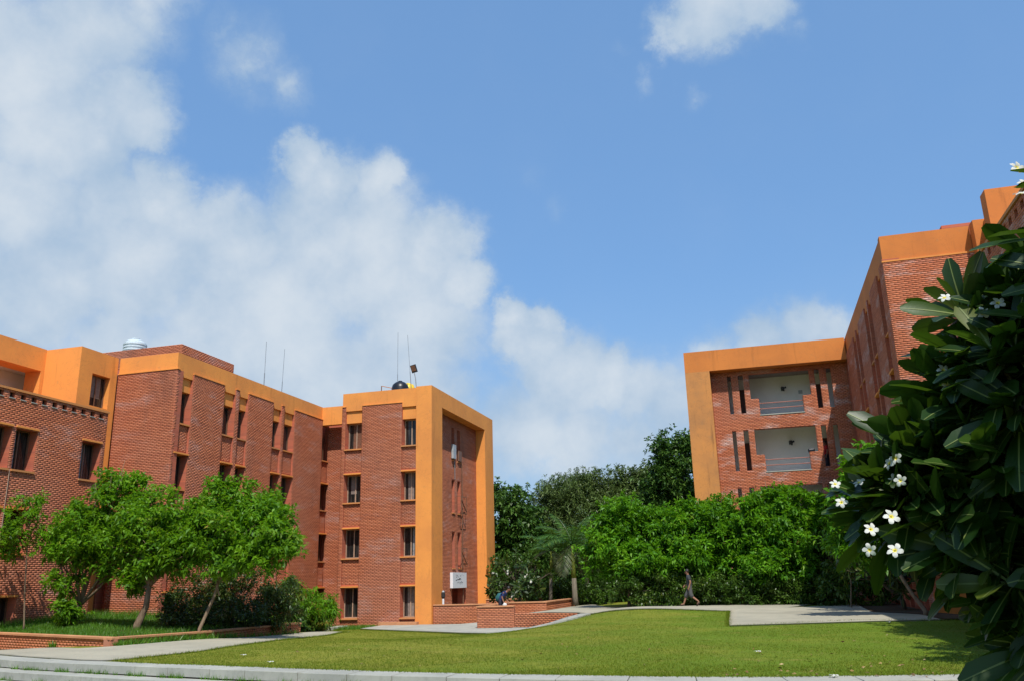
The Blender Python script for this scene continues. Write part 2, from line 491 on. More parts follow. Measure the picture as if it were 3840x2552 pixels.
# frangipani leaf: thick, glossy, pale midrib
m, t, b = material('leaf_frangipani')
r = attr(t)
oi = t.new('ShaderNodeObjectInfo')
rr = t.math('FRACT', t.math('ADD', r, oi.outputs['Random']))
c = t.ramp(rr, [(0, (0.009, 0.030, 0.004)), (0.6, (0.018, 0.050, 0.006)), (0.9, (0.038, 0.080, 0.009)), (1, (0.10, 0.12, 0.016))])
t.l.new(c, b.inputs['Base Color']); b.inputs['Roughness'].default_value = 0.42; b.inputs['Specular IOR Level'].default_value = 0.35
tr = t.new('ShaderNodeBsdfTranslucent'); tr.inputs[0].default_value = (0.085, 0.17, 0.010, 1)
mx = t.new('ShaderNodeMixShader'); mx.inputs[0].default_value = 0.25
t.l.new(b.outputs[0], mx.inputs[1]); t.l.new(tr.outputs[0], mx.inputs[2]); t.l.new(mx.outputs[0], t.n['Material Output'].inputs[0])
bump(t, b, t.noise(pos(t), 60, 3.0), 0.15, 0.003)
plain('midrib', (0.13, 0.17, 0.04), 0.5)
def bark_mat(name, c1, c2):
    m, t, b = material(name)
    p = pos(t)
    st = t.new('ShaderNodeMapping'); t.l.new(p, st.inputs[0]); st.inputs['Scale'].default_value = (1, 1, 0.25)
    n = t.noise(st.outputs[0], 14, 6.0, 0.65)
    t.l.new(t.mix(t.rng(n, 0.3, 0.7), c1, c2), b.inputs['Base Color']); b.inputs['Roughness'].default_value = 0.9
    bump(t, b, n, 0.6, 0.02)
bark_mat('bark', (0.13, 0.085, 0.05), (0.24, 0.17, 0.11))
bark_mat('bark_dark', (0.06, 0.045, 0.03), (0.12, 0.09, 0.06))
bark_mat('palm_trunk', (0.10, 0.085, 0.06), (0.18, 0.155, 0.115))
bark_mat('palm_shaft', (0.15, 0.20, 0.02), (0.24, 0.28, 0.035))

# ------------------------------------------------------------------ ground
CP = np.array([(-18.06, 17.65, 0), (-13.9, 16.4, 0), (-7.4, 14.9, 0), (-1.6, 14.1, 0), (3.6, 15.1, 0), (9, 17, 0), (-26, 21, -.15),
    (-14.6, 20.7, -.08), (-15.5, 25.2, -.15), (-17.1, 32.8, -.38), (-25.5, 24.9, -.42), (-18.5, 21.9, -.02), (-18.3, 25.6, -.08), (-18.8, 33.6, -.33),
    (-23, 45, -.80), (-19, 45, -.70), (-19.3, 41, -.64), (-14.6, 38, -.64), (-11.7, 36.6, -.64), (-10.3, 36.9, -.58), (-13.4, 41, -.64), (-17.5, 43, -.66),
    (-7.2, 37.2, .08), (-7.6, 39.5, .06), (-8.3, 26, -.06), (-9.9, 31, -.36), (-7.5, 31, -.05), (-5, 33, .04), (-12.5, 31, -.42), (-11, 25, -.12), (-14.5, 31, -.40),
    (-1.1, 27.8, .04), (2.5, 29.4, .07), (-1.5, 38.3, .11), (2, 44, .12), (-5, 44, .12), (6, 20, 0), (6, 35, .12), (6, 29, .07), (14, 30, .1), (14, 15, 0),
    (-5, 20, 0), (-10, 20, -.02), (0, 21, 0), (-30, 30, -.5), (-30, 45, -.8), (-12, 48, -.1), (-16, 48, -.62), (14, 48, .12), (-8, 48, .12), (-10.6, 39.3, -.78), (-9.3, 38.7, -.52), (-8.5, 38.0, -.33), (-12, 39.2, -.72), (-16.5, 41.5, -.68)], dtype=float)
def _tps_fit(P):
    n = len(P)
    d2 = ((P[:, None, :2]-P[None, :, :2])**2).sum(-1)
    K = 0.5*d2*np.log(d2+1e-9)
    A = np.zeros((n+3, n+3))
    A[:n, :n] = K + np.eye(n)*0.4
    A[:n, n] = 1; A[:n, n+1:] = P[:, :2]
    A[n, :n] = 1; A[n+1:, :n] = P[:, :2].T
    return np.linalg.solve(A, np.concatenate([P[:, 2], [0, 0, 0]]))
_TW = _tps_fit(CP)
def gz(x, y):
    x = np.clip(np.asarray(x, float), -30, 14); y = np.clip(np.asarray(y, float), 12, 48)
    d2 = (x[..., None]-CP[:, 0])**2 + (y[..., None]-CP[:, 1])**2
    return (0.5*d2*np.log(d2+1e-9))@_TW[:-3] + _TW[-3] + _TW[-2]*x + _TW[-1]*y
def g(x, y): return float(gz(np.array([x]), np.array([y]))[0])

# edge of the top step (an arc of stone seats that faces the camera)
EDGE = [(-34, 25.2), (-26, 20.8), (-17.91, 17.5), (-13.7, 16.15), (-10.4, 15.24), (-7.2, 14.49), (-4.6, 14.05), (-2.58, 13.80), (-0.77, 13.72), (0.62, 13.82), (2.0, 14.02), (3.41, 14.34), (9, 16.1), (16, 19.2)]
def spline(P, n):
    P = [Vector(p) for p in P]
    out = []
    for i in range(len(P)-1):
        p0 = P[max(i-1, 0)]; p1 = P[i]; p2 = P[i+1]; p3 = P[min(i+2, len(P)-1)]
        for k in range(n):
            t = k/n
            out.append(0.5*((2*p1)+(p2-p0)*t+(2*p0-5*p1+4*p2-p3)*t*t+(3*p1-p0-3*p2+p3)*t**3))
    out.append(P[-1])
    return out
ARC = spline(EDGE, 12)
ARC_X = np.array([p.x for p in ARC]); ARC_Y = np.array([p.y for p in ARC])

xs = np.concatenate([[-3000, -1200, -500, -220, -120, -80, -55, -42], np.arange(-34, 16.01, 0.5), [20, 28, 45, 80, 140, 300, 700, 1500, 3000]])
ys = np.concatenate([[-3000, -1000, -300, -100, -40, -15, -5, 0, 4, 7, 9, 10.5, 11.5], np.arange(12, 56.01, 0.5), [60, 70, 90, 130, 220, 450, 1000, 2200, 4000]])
GX, GY = np.meshgrid(xs, ys, indexing='ij')
GZ = gz(GX, GY)
ay = np.interp(GX, ARC_X, ARC_Y)
low = GY < ay + 0.30
GZ = np.where(low, -0.62, GZ)
nx, ny = GX.shape
idx = np.arange(nx*ny).reshape(nx, ny)
F = np.stack([idx[:-1, :-1], idx[1:, :-1], idx[1:, 1:], idx[:-1, 1:]], -1).reshape(-1, 4)
o = bpy.data.objects.new('lawn_ground', np_mesh('lawn_ground', np.stack([GX, GY, GZ], -1).reshape(-1, 3), F, MAT['lawn'], smooth=True))
put(o); tag(o, kind='structure')

def loft(name, A, B, mat, h=0.03, n=60, m=6, skirt=0.12, zfun=None, parent=None, kind='structure'):
    """a thin sheet between two polylines that follows the ground h metres above it"""
    def resample(P):
        P = [Vector((p[0], p[1])) for p in P]
        L = [0]
        for a, b in zip(P, P[1:]): L.append(L[-1]+(b-a).length)
        return np.stack([np.interp(np.linspace(0, L[-1], n), L, [p[i] for p in P]) for i in (0, 1)], -1)
    a, b = resample(A), resample(B)
    tt = np.linspace(0, 1, m)
    XY = a[:, None, :]*(1-tt[None, :, None]) + b[:, None, :]*tt[None, :, None]
    Z = (zfun(XY[..., 0], XY[..., 1]) if zfun else gz(XY[..., 0], XY[..., 1])) + h
    V = np.concatenate([XY, Z[..., None]], -1).reshape(-1, 3)
    I = np.arange(n*m).reshape(n, m)
    Fq = np.stack([I[:-1, :-1], I[1:, :-1], I[1:, 1:], I[:-1, 1:]], -1).reshape(-1, 4)
    ring = np.concatenate([I[:, 0], I[-1, 1:], I[-2::-1, -1], I[0, -2:0:-1]])
    V2 = V[ring].copy(); V2[:, 2] -= skirt
    k = len(V); r = np.arange(len(ring)); r2 = (r+1) % len(ring)
    Fs = np.stack([ring[r], ring[r2], k+r2, k+r], -1)
    o = bpy.data.objects.new(name, np_mesh(name, np.concatenate([V, V2]), np.concatenate([Fq, Fs]), mat))
    put(o, parent)
    if kind: o['kind'] = kind
    return o

PLANT_FRONT = [(-40, 30.9), (-25.6, 24.9), (-18.5, 21.9)]
PLANT_SIDE = [(-18.5, 21.9), (-18.3, 26.0), (-18.9, 33.6)]
LAWN_LEFT = [(-14.45, 17.15), (-14.62, 20.7), (-15.5, 25.2), (-17.1, 32.8), (-18.4, 37.2)]
loft('garden_path', [(-34, 27.4), (-25.5, 24.0), (-18.7, 21.0), (-18.3, 21.9), (-18.15, 26.0), (-18.75, 33.6), (-19.6, 37.5)],
     [(-34, 26.2), (-26.5, 22.0), (-18.2, 18.35), (-14.5, 17.05), (-14.62, 20.7), (-15.5, 25.2), (-17.1, 32.8), (-18.4, 37.2)], MAT['concrete'], 0.02, 70, 10)
loft('back_path', [(-10.85, 44.4), (-11.0, 43.2), (-11.2, 40.6), (-8.1, 39.0), (-7.2, 37.3), (-4.5, 37.35), (-1.45, 37.4), (-0.2, 37.4)],
     [(-10.8, 52), (-9.6, 51), (-8.2, 46.6), (-6.6, 44.4), (-5.6, 43.9), (-3, 43.9), (0, 43.95), (2.2, 44.0)], MAT['concrete'], 0.03, 60, 10, skirt=0.9,
     zfun=lambda x, y: np.maximum(0.085-np.clip(-x-9.8, 0, 5)*0.06, gz(x, y)+0.005))
loft('patio', [(-1.12, 27.75), (-1.25, 31), (-1.42, 37.3), (-1.42, 38.2)], [(5.3, 29.25), (5.0, 32.0), (3.7, 34.2), (4.0, 43.4)], MAT['concrete'], 0.037, 50, 20)
loft('planting_bed', [(5.0, 29.2), (4.9, 32.0), (3.65, 34.2), (4.0, 43.6)], [(6.6, 29.2), (5.9, 31.5), (5.47, 33), (5.47, 47.4)], MAT['soil'], 0.05, 40, 6)

# stone seats: rows of slabs along the arc
steps = thing('stone_steps', (-4, 14, 0), 'curved pale stone steps along the near edge of the lawn', 'steps')
def arc_offset(d):
    out = []
    for i, p in enumerate(ARC):
        t = (ARC[min(i+1, len(ARC)-1)]-ARC[max(i-1, 0)]).normalized()
        nrm = Vector((t.y, -t.x))
        out.append(p + nrm*d)
    return out
def arc_at(pts, s):
    L = 0
    for a, b in zip(pts, pts[1:]):
        l = (b-a).length
        if L+l >= s: return a.lerp(b, (s-L)/l)
        L += l
    return pts[-1]
def arc_len(pts): return sum((b-a).length for a, b in zip(pts, pts[1:]))
rs = random.Random(4)
for row, (d0, d1, zt) in enumerate(((0.0, -0.66, 0.012), (0.45, -0.02, -0.175), (0.92, 0.43, -0.36))):
    fr, bk = arc_offset(d0), arc_offset(d1)
    Lf, Lb = arc_len(fr), arc_len(bk)
    s = 8.0
    while s < Lf-9:
        w = rs.uniform(0.95, 1.35)
        q = [arc_at(fr, s+0.006), arc_at(fr, s+w-0.006), arc_at(bk, (s+w-0.006)*Lb/Lf), arc_at(bk, (s+0.006)*Lb/Lf)]
        top = [zt + rs.uniform(-0.004, 0.004) + (g(p.x, p.y) if row == 0 else 0.0)*(1.0 if row == 0 else 0) for p in q]
        if row: top = [zt + rs.uniform(-0.004, 0.004) + min(0.0, g(q[2].x, q[2].y))*0.8]*4
        o = MB().prism([(p.x, p.y) for p in q], [z-0.17 for z in top], top).build('stone_slab', MAT['pale_stone'], steps, bevel=0.008)
        s += w

# ------------------------------------------------------------------ masonry
class Frame:
    def __init__(self, o, a, n):
        self.o = np.array(o, float); self.a = np.array(a, float); self.n = np.array(n, float); self.z = np.array((0, 0, 1.0))
    def pt(self, s, d, z): return tuple(self.o + self.a*s + self.n*d + self.z*z)
def FX(c): return Frame((c, 0, 0), (0, 1, 0), (1, 0, 0))        # faces +X, s = Y
def FXm(c): return Frame((c, 0, 0), (0, 1, 0), (-1, 0, 0))      # faces -X, s = Y
def FY(c): return Frame((0, c, 0), (1, 0, 0), (0, -1, 0))       # faces -Y, s = X
def FS(p0, p1):                                                 # along p0 -> p1, faces to its right
    a = np.array((p1[0]-p0[0], p1[1]-p0[1], 0.0)); a /= np.linalg.norm(a)
    return Frame((p0[0], p0[1], 0), a, (a[1], -a[0], 0))
def fbox(mb, F, s0, s1, d0, d1, z0, z1):
    n = len(mb.v)
    mb.v += [F.pt(s, d, z) for z in (z0, z1) for (s, d) in ((s0, d0), (s1, d0), (s1, d1), (s0, d1))]
    mb.f += [tuple(n+i for i in q) for q in ((0, 3, 2, 1), (4, 5, 6, 7), (0, 1, 5, 4), (1, 2, 6, 5), (2, 3, 7, 6), (3, 0, 4, 7))]
    return mb

BH, BL = 0.078, 0.236
class Masonry:
    """collects the bricks of one thing"""
    def __init__(self, seed): self.fr = []; self.b = []; self.r = random.Random(seed)
    def panel(self, F, s0, s1, z0, z1, holes=(), top=None, bot=None):
        k = len(self.fr); self.fr.append(F)
        nr = int(round((z1-z0)/BH)); h = (z1-z0)/max(nr, 1)
        for i in range(nr):
            za, zb = z0+i*h, z0+(i+1)*h
            zm = (za+zb)/2
            iv = [(s0, s1)]
            for (a, b_, c, d) in holes:
                if c < zm < d:
                    new = []
                    for (p, q) in iv:
                        if b_ <= p or a >= q: new.append((p, q)); continue
                        if a > p: new.append((p, a))
                        if b_ < q: new.append((b_, q))
                    iv = new
            for (p, q) in iv:
                if top is not None or bot is not None:
                    pass
                j = math.floor(p/BL)-1
                offs = (i % 2)*BL*0.5
                x = j*BL+offs
                while x < q:
                    a, b_ = max(x, p), min(x+BL, q)
                    x += BL
                    if b_-a < 0.04: continue
                    if top is not None and top((a+b_)/2) < zb-0.01: continue
                    if bot is not None and bot((a+b_)/2) > zb-0.02: continue
                    self.b.append((k, a+0.0010 if a > p+1e-6 else a, b_-0.0010 if b_ < q-1e-6 else b_, za+0.0022, zb-0.0022))
    def finish(self, parent, mat, nparts=300, pick=None, proud=0.0008):
        rnd = self.r
        rows = self.b
        st = {}
        def streak(k, z, s):
            key = (k, int(z/BH+0.3), int(s/1.1+0.37*int(z/BH+0.3)))
            if key not in st: st[key] = rnd.random()
            return st[key]
        vals = np.array([min(0.99, max(0.01, 0.5+0.62*(0.45*rnd.random()+0.55*streak(r_[0], r_[3], r_[1])-0.5))) for r_ in rows])
        order = []
        if nparts:
            for i, (k, a, b_, z0, z1) in enumerate(rows):
                if b_-a < BL-0.02: continue
                c = Vector(self.fr[k].pt((a+b_)/2, 0, (z0+z1)/2))
                if pick is not None and not pick(c, self.fr[k]): continue
                v = c-EYE
                cz = v.dot(_f)
                if cz < 1: continue
                px, py = 1920+FPX*v.dot(_r2)/cz, 1276-FPX*v.dot(_u2)/cz
                if not (0 < px < 3840 and 0 < py < 2552): continue
                face = abs(v.normalized().dot(Vector(self.fr[k].n)))
                order.append((-(face+0.25)/v.length_squared, i))
            order.sort()
        chosen = [i for _, i in order[:nparts]]
        cs = set(chosen)
        cache = {}
        for i in chosen:
            k, a, b_, z0, z1 = rows[i]
            F = self.fr[k]
            hl, hz = round((b_-a)/2, 3), round((z1-z0)/2, 4)
            vi = int(vals[i]*8)
            key = (hl, hz, vi)
            if key not in cache:
                V = [(sx*hl, d, sz*hz) for d in (-0.012, proud) for (sx, sz) in ((-1, -1), (1, -1), (1, 1), (-1, 1))]
                cache[key] = np_mesh('brick', V, [(4, 5, 6, 7), (0, 1, 5, 4), (1, 2, 6, 5), (2, 3, 7, 6), (3, 0, 4, 7), (3, 2, 1, 0)], mat, [vi/8+0.06]*6)
            o = bpy.data.objects.new('brick', cache[key])
            c = F.pt((a+b_)/2, rnd.uniform(-0.001, 0.002), (z0+z1)/2)
            M = Matrix(((F.a[0], F.n[0], 0, c[0]), (F.a[1], F.n[1], 0, c[1]), (0, 0, 1, c[2]), (0, 0, 0, 1)))
            put(o, parent, M)
        rest = [i for i in range(len(rows)) if i not in cs]
        if rest:
            R = np.array([rows[i] for i in rest])
            K = R[:, 0].astype(int)
            O = np.array([f.o for f in self.fr])[K]; A = np.array([f.a for f in self.fr])[K]; N = np.array([f.n for f in self.fr])[K]
            nb = len(rest)
            pr = proud + np.array([rnd.uniform(-0.0015, 0.002) for _ in range(nb)])
            V = np.zeros((nb, 8, 3))
            cs_ = ((1, 3), (2, 3), (2, 4), (1, 4))
            for j, (si, zi) in enumerate(cs_):
                base = O + A*R[:, si:si+1]; base[:, 2] += R[:, zi]
                V[:, j] = base - N*0.012
                V[:, 4+j] = base + N*pr[:, None]
            Fq = np.array([(4, 5, 6, 7), (0, 1, 5, 4), (1, 2, 6, 5), (2, 3, 7, 6), (3, 0, 4, 7)])
            F_ = (np.arange(nb)[:, None, None]*8 + Fq[None]).reshape(-1, 4)
            o = bpy.data.objects.new('brickwork', np_mesh('brickwork', V.reshape(-1, 3), F_, mat, np.repeat(vals[rest], 5)))
            put(o, parent); o['kind'] = 'stuff'

def body(mb, F, s0, s1, z0, z1, holes=(), d0=-0.30, d1=0.0):
    """wall body cut round its openings"""
    S = sorted({s0, s1, *[min(max(v, s0), s1) for h in holes for v in h[:2]]})
    for a, b_ in zip(S, S[1:]):
        if b_-a < 1e-5: continue
        m_ = (a+b_)/2
        cuts = sorted([(max(h[2], z0), min(h[3], z1)) for h in holes if h[0] < m_ < h[1]])
        z = z0
        for (c, d) in cuts:
            if c > z+1e-5: fbox(mb, F, a, b_, d0, d1, z, c)
            z = max(z, d)
        if z < z1-1e-5: fbox(mb, F, a, b_, d0, d1, z, z1)

plain('curtain_grey', (0.22, 0.23, 0.24), 0.9, var=0.25, scale=11)
plain('curtain_rust', (0.16, 0.07, 0.04), 0.9, var=0.25, scale=11)
WR = random.Random(31)
def window(parent, F, s0, s1, z0, z1, depth=0.38, sill=True, hood=True, mat='frame_brown', curtain=None, mull=1, sillout=0.06):
    e = 0.004
    mb = MB()
    w = 0.055
    fbox(mb, F, s0+e, s0+w, -depth-0.05, -depth+0.03, z0+e, z1-e)
    fbox(mb, F, s1-w, s1-e, -depth-0.05, -depth+0.03, z0+e, z1-e)
    fbox(mb, F, s0+w, s1-w, -depth-0.05, -depth+0.03, z0+e, z0+w)
    fbox(mb, F, s0+w, s1-w, -depth-0.05, -depth+0.03, z1-w, z1-e)
    for k in range(mull):
        c = s0+(s1-s0)*(k+1)/(mull+1)
        fbox(mb, F, c-0.03, c+0.03, -depth-0.05, -depth+0.032, z0+w, z1-w)
    win = mb.build('window', MAT[mat], parent)
    for k in range(mull+1):
        a = s0+(s1-s0)*k/(mull+1)+(w if k == 0 else 0.03); b_ = s0+(s1-s0)*(k+1)/(mull+1)-(w if k == mull else 0.03)
        fbox(MB(), F, a, b_, -depth-0.03, -depth-0.015, z0+w, z1-w).build('pane', MAT['glass'], win)
    if WR.random() < 0.7:
        a, b_ = sorted((WR.uniform(0.08, 0.92), WR.uniform(0.08, 0.92)))
        zc = z0+w if WR.random() < 0.75 else z0+(z1-z0)*WR.uniform(0.3, 0.6)
        if b_-a > 0.12:
            fbox(MB(), F, s0+a*(s1-s0), s0+b_*(s1-s0), -depth-0.014, -depth-0.008, zc, z1-w).build('curtain', MAT[WR.choice(('curtain', 'curtain_grey', 'curtain_rust', 'curtain'))], win)
    if sill:
        fbox(MB(), F, s0-0.03, s1+0.03, -depth+0.03, sillout, z0-0.075, z0-0.002).build('sill', MAT['sill_paint'], win)
    if hood:
        fbox(MB(), F, s0-0.02, s1+0.02, -depth+0.03, 0.05, z1+0.002, z1+0.075).build('hood', MAT['orange'], win)
    return win

# ================================================================== left building
LB = thing('hostel_building', (-22, 45, -0.8), 'long brick block with orange parapets and a framed corner tower, left of the lawn', 'building')
MAS = Masonry(1)
SILL = [9.22, 6.12, 3.02, -0.22]
HEAD = [10.78, 7.73, 4.64, 1.42]
core = MB()      # brick-faced masses that carry everything
# --- low block nearest the camera, its face looks across the court
F = FX(-27.15)
jali = [(24.96+0.5265*k-0.12, 24.96+0.5265*k+0.12, 8.82, 9.04) for k in range(-3, 11)]
bw = [(25.88, 26.93, z0, z1) for z0, z1 in zip(SILL[1:], HEAD[1:])] + [(24.62, 25.70, z0, z1) for z0, z1 in zip(SILL[1:], HEAD[1:])] + \
     [(29.30, 30.40, SILL[1], HEAD[1]), (29.30, 30.40, SILL[2], HEAD[2])]
holes = jali + bw
body(core, F, 12.0, 30.62, -0.9, 9.10, holes, -0.45, -0.004)
MAS.panel(F, 22.5, 30.62, -0.45, 9.10, holes)
core.box(-36, -27.62, 12.0, 30.61, -0.9, 9.0)
fbox(MB(), F, 12.0, 30.66, -0.5, 0.05, 9.103, 9.19).build('coping', MAT['sill_paint'], LB)
for (a, b_, c, d) in jali:
    fbox(MB(), F, a-0.02, b_+0.02, -0.15, 0.03, c-0.035, c-0.002).build('vent_ledge', MAT['pale_stone'], LB)
    fbox(MB(), F, a, b_, -0.16, -0.15, c, d).build('vent_shade', MAT['hole_shade'], LB)  # near-black plate standing in for the shade in the hole
for (a, b_, c, d) in bw:
    window(LB, F, a, b_, c, d, 0.42, curtain=(0.45, 0.62))
MB().tube([F.pt(25.79, 0.03, -0.4), F.pt(25.79, 0.03, 6.1)], 0.016, 6).build('downpipe', MAT['frame_pale'], LB)
# --- orange upper storey set back behind the block
up = MB()
body(up, FX(-29.5), 31.15, 33.58, -0.8, 12.58, [(31.97, 33.15, 9.95, 11.48)], -0.35, 0)
body(up, FY(31.15), -31.5, -29.85, 9.0, 12.58, (), -0.35, 0)
body(up, FX(-31.5), 14.0, 31.15, 9.0, 12.60, [(25.0, 30.95, 9.6, 11.52)], -0.9, 0)
up.build('upper_wall', MAT['orange'], LB)
MB().box(-33.6, -33.5, 14, 37.5, 9.0, 11.69).build('inner_wall', MAT['white_wall'], LB)
MB().box(-33.49, -31.9, 33.3, 33.45, 9.0, 11.69).build('inner_wall', MAT['white_wall'], LB)
MB().box(-36, -31.86, 14, 37.5, 11.7, 11.9).build('roof_slab', MAT['white_wall'], LB)
w_ = window(LB, FX(-29.5), 31.97, 33.15, 9.95, 11.48, 0.30, sill=False, hood=False)
# --- brick return that faces the camera
F = FY(33.6)
door = [(-29.40, -28.95, -0.9, 2.45)]
body(core, F, -29.45, -26.05, -0.9, 11.72, door, -0.45, -0.004)
MAS.panel(F, -29.45, -26.052, -0.78, 11.74, door)
fbox(MB(), F, -29.40, -28.95, -0.44, -0.40, -0.9, 2.45).build('door', MAT['door_brown'], LB)
par = MB()
par.box(-29.45, -26.45, 33.64, 34.0, 11.745, 12.58)
MB().box(-29.45, -26.0, 33.57, 33.638, 11.745, 11.80).build('ledge', MAT['orange'], LB)
# --- long wing: piers and window bays
F = FX(-26.05)
piers = [(33.615, 33.80), (34.87, 37.47), (39.70, 42.22), (44.61, 48.07)]
fins = [(38.50, 38.83), (43.15, 43.44)]
bays = [(33.80, 34.87), (37.47, 38.50), (38.83, 39.70), (42.22, 43.15), (43.44, 44.61), (48.07, 49.00)]
for (a, b_) in piers+fins:
    fbox(core, F, a, b_, -0.6, -0.004, -0.9, 11.72)
    MAS.panel(F, a, b_, -0.78, 11.74)
    fbox(MB(), F, a-0.01, b_+0.01, -0.058, 0.03, 11.745, 11.785).build('pier_cap', MAT['orange'], LB)
for i, (a, b_) in enumerate(bays):
    Fs = FX(-26.17)
    z = -0.9
    for k in (3, 2, 1, 0):
        fbox(core, Fs, a, b_, -0.48, -0.004, z, SILL[k]-0.08)
        MAS.panel(Fs, a, b_, max(z+0.08, -0.78), SILL[k]-0.08)
        z = HEAD[k]+0.08
        window(LB, F, a+0.01, b_-0.01, SILL[k], HEAD[k], 0.42, sill=True, hood=(k > 0), curtain=(0.1, 0.4) if (i+k) % 3 == 0 else None, mull=1, sillout=-0.02)
    if i < 5:
        fbox(MB(), F, a, b_, -0.5, -0.17, HEAD[0]+0.003, 11.46).build('head_panel', MAT['orange'], LB)
par.box(-26.45, -26.11, 33.64, 49.0, 11.46, 12.58)
core.box(-38, -26.62, 33.99, 62, -0.9, 11.8)
# --- link between wing and tower
par.box(-26.11, -23.0, 48.07, 48.45, 11.40, 12.56)
F = FY(49.0)
slits = [(-24.98, -24.78, 8.0, 11.35), (-24.98, -24.78, 4.95, 7.35), (-24.98, -24.78, 1.85, 4.2), (-24.98, -24.78, -0.7, 1.2)]
body(core, F, -26.16, -23.0, -0.9, 11.395, slits, -0.45, -0.004)
MAS.panel(F, -26.16, -23.14, -0.78, 11.39, slits)
for s in slits:
    fbox(MB(), F, s[0]+0.004, s[1]-0.004, -0.42, -0.40, s[2], s[3]).build('slit_pane', MAT['glass'], LB)
    fbox(MB(), F, s[0]+0.004, s[0]+0.09, -0.40, -0.06, s[2], s[3]).build('slit_jamb', MAT['frame_pale'], LB)
core.box(-26.6, -22.9, 49.46, 62, -0.9, 11.8)
# --- tower, front
F = FY(45.0)
for (a, b_) in ((-23.13, -22.90), (-21.83, -19.30)):
    fbox(core, F, a, b_, -0.6, -0.004, -1.2, 11.72)
    MAS.panel(F, a, b_, -1.0, 11.74)
    fbox(MB(), F, a-0.01, b_+0.01, -0.058, 0.03, 11.745, 11.785).build('pier_cap', MAT['orange'], LB)
for j, (a, b_) in enumerate(((-22.90, -21.83), (-19.30, -18.402))):
    Fs = FY(45.06)
    z = -1.2
    for k in (3, 2, 1, 0):
        fbox(core, Fs, a, b_, -0.54, -0.004, z, SILL[k]-0.08)
        MAS.panel(Fs, a, b_, max(z+0.08, -1.0), SILL[k]-0.08)
        z = HEAD[k]+0.08
        window(LB, F, a+0.01, b_-0.01, SILL[k], HEAD[k], 0.50, sill=True, hood=(k > 0), mat='frame_pale', curtain=(0.55, 0.75) if (j+k) % 2 else (0.72, 0.9))
    fbox(MB(), F, a, b_, -0.6, -0.16, HEAD[0]+0.003, 11.50).build('head_panel', MAT['orange'], LB)
par.box(-23.13, -18.40, 45.06, 45.5, 11.50, 12.58)
# --- tower, framed end
frame = MB()
frame.box(-18.40, -17.44, 44.985, 46.72, -1.0, 11.62)
frame.box(-18.75, -17.44, 55.05, 56.90, -1.0, 11.62)
frame.box(-18.40, -17.44, 44.985, 56.90, 11.62, 12.63)
frame.build('end_frame', MAT['orange'], LB)
F = FX(-18.1)
es = []
for (z0, z1) in ((9.0, 11.05), (5.72, 7.75), (2.4, 4.55)):
    es += [(50.15, 50.68, z0, z1), (51.2, 51.78, z0, z1)]
ent = [(50.1, 52.6, -0.35, 1.22)]
body(core, F, 46.722, 55.048, -1.0, 11.618, es+ent, -0.55, -0.004)
MAS.panel(F, 46.722, 55.048, -0.5, 11.61, es+ent)
for (a, b_, c, d) in es:
    w_ = fbox(MB(), F, a+0.004, b_-0.004, -0.50, -0.45, c, d).build('slit_window', MAT['frame_brown'], LB)
    fbox(MB(), F, a+0.06, b_-0.06, -0.449, -0.44, c+0.06, d-0.06).build('pane', MAT['glass'], w_)
    fbox(MB(), F, a-0.02, b_+0.04, -0.42, 0.05, c-0.06, c-0.002).build('sill', MAT['sill_paint'], w_)
for (z0, z1) in ((5.75, 6.78), (2.5, 3.6)):
    c_ = MB()
    for (sa, sb_) in ((51.1, 51.13), (52.1, 52.13)):
        fbox(c_, F, sa, sb_, 0.27, 0.30, z0, z1)
        fbox(c_, F, sa, sb_, 0.015, 0.30, z1, z1+0.03); fbox(c_, F, sa, sb_, 0.015, 0.30, z0-0.03, z0)
    fbox(c_, F, 51.13, 52.1, 0.27, 0.30, z1, z1+0.03); fbox(c_, F, 51.13, 52.1, 0.27, 0.30, z0-0.03, z0)
    c_.tube([F.pt(51.12, 0.285, z1-0.2), F.pt(52.1, 0.285, z0+0.15)], 0.03, 6)
    c_.build('unit_cage', MAT['frame_brown'], LB)
fbox(MB(), F, 50.05, 50.6, 0.02, 0.16, 9.05, 9.95).build('cooler', MAT['ac_white'], LB, bevel=0.02)
fbox(MB(), F, 51.2, 51.8, 0.02, 0.12, 9.02, 9.7).build('cooler', MAT['frame_brown'], LB, bevel=0.02)
MB().tube([F.pt(51.95, 0.05, 9.0), F.pt(51.97, 0.05, 7.9), F.pt(51.99, 0.05, -0.2)], 0.035).build('downpipe', MAT['frame_brown'], LB)
MB().tube([F.pt(50.6, 0.04, 9.0), F.pt(50.65, 0.04, 7.8)], 0.025).build('drain_hose', MAT['metal_grey'], LB)
# entrance under the sign
e_ = MB()
fbox(e_, F, 50.1, 52.6, -1.75, -1.6, -0.4, 1.25)
e_.build('porch_wall', MAT['mortar'], LB)
dr = fbox(MB(), F, 51.0, 51.8, -1.59, -1.54, -0.35, 1.15).build('door', MAT['door_brown'], LB)
fbox(MB(), F, 51.68, 51.71, -1.54, -1.49, 0.3, 0.55).build('handle', MAT['metal_grey'], dr)
core.box(-23.12, -20.2, 45.62, 56.9, -1.0, 11.7)
core.box(-20.2, -18.66, 52.9, 56.89, -1.0, 11.6)
core.box(-20.2, -18.66, 45.62, 49.9, -1.0, 11.6)
core.box(-20.2, -18.66, 49.9, 52.9, 1.6, 11.6)
par.box(-23.12, -22.75, 45.5, 56.9, 11.7, 12.57)
par.box(-22.75, -18.4, 56.5, 56.89, 11.6, 12.57)
par.build('parapet', MAT['orange'], LB)
core.build('wall', MAT['mortar'], LB)
MB().box(-38, -26.46, 34.0, 62, 11.8, 11.86).build('roof', MAT['roofing'], LB)
MB().box(-22.74, -18.41, 45.51, 56.49, 11.7, 11.76).build('roof', MAT['roofing'], LB)
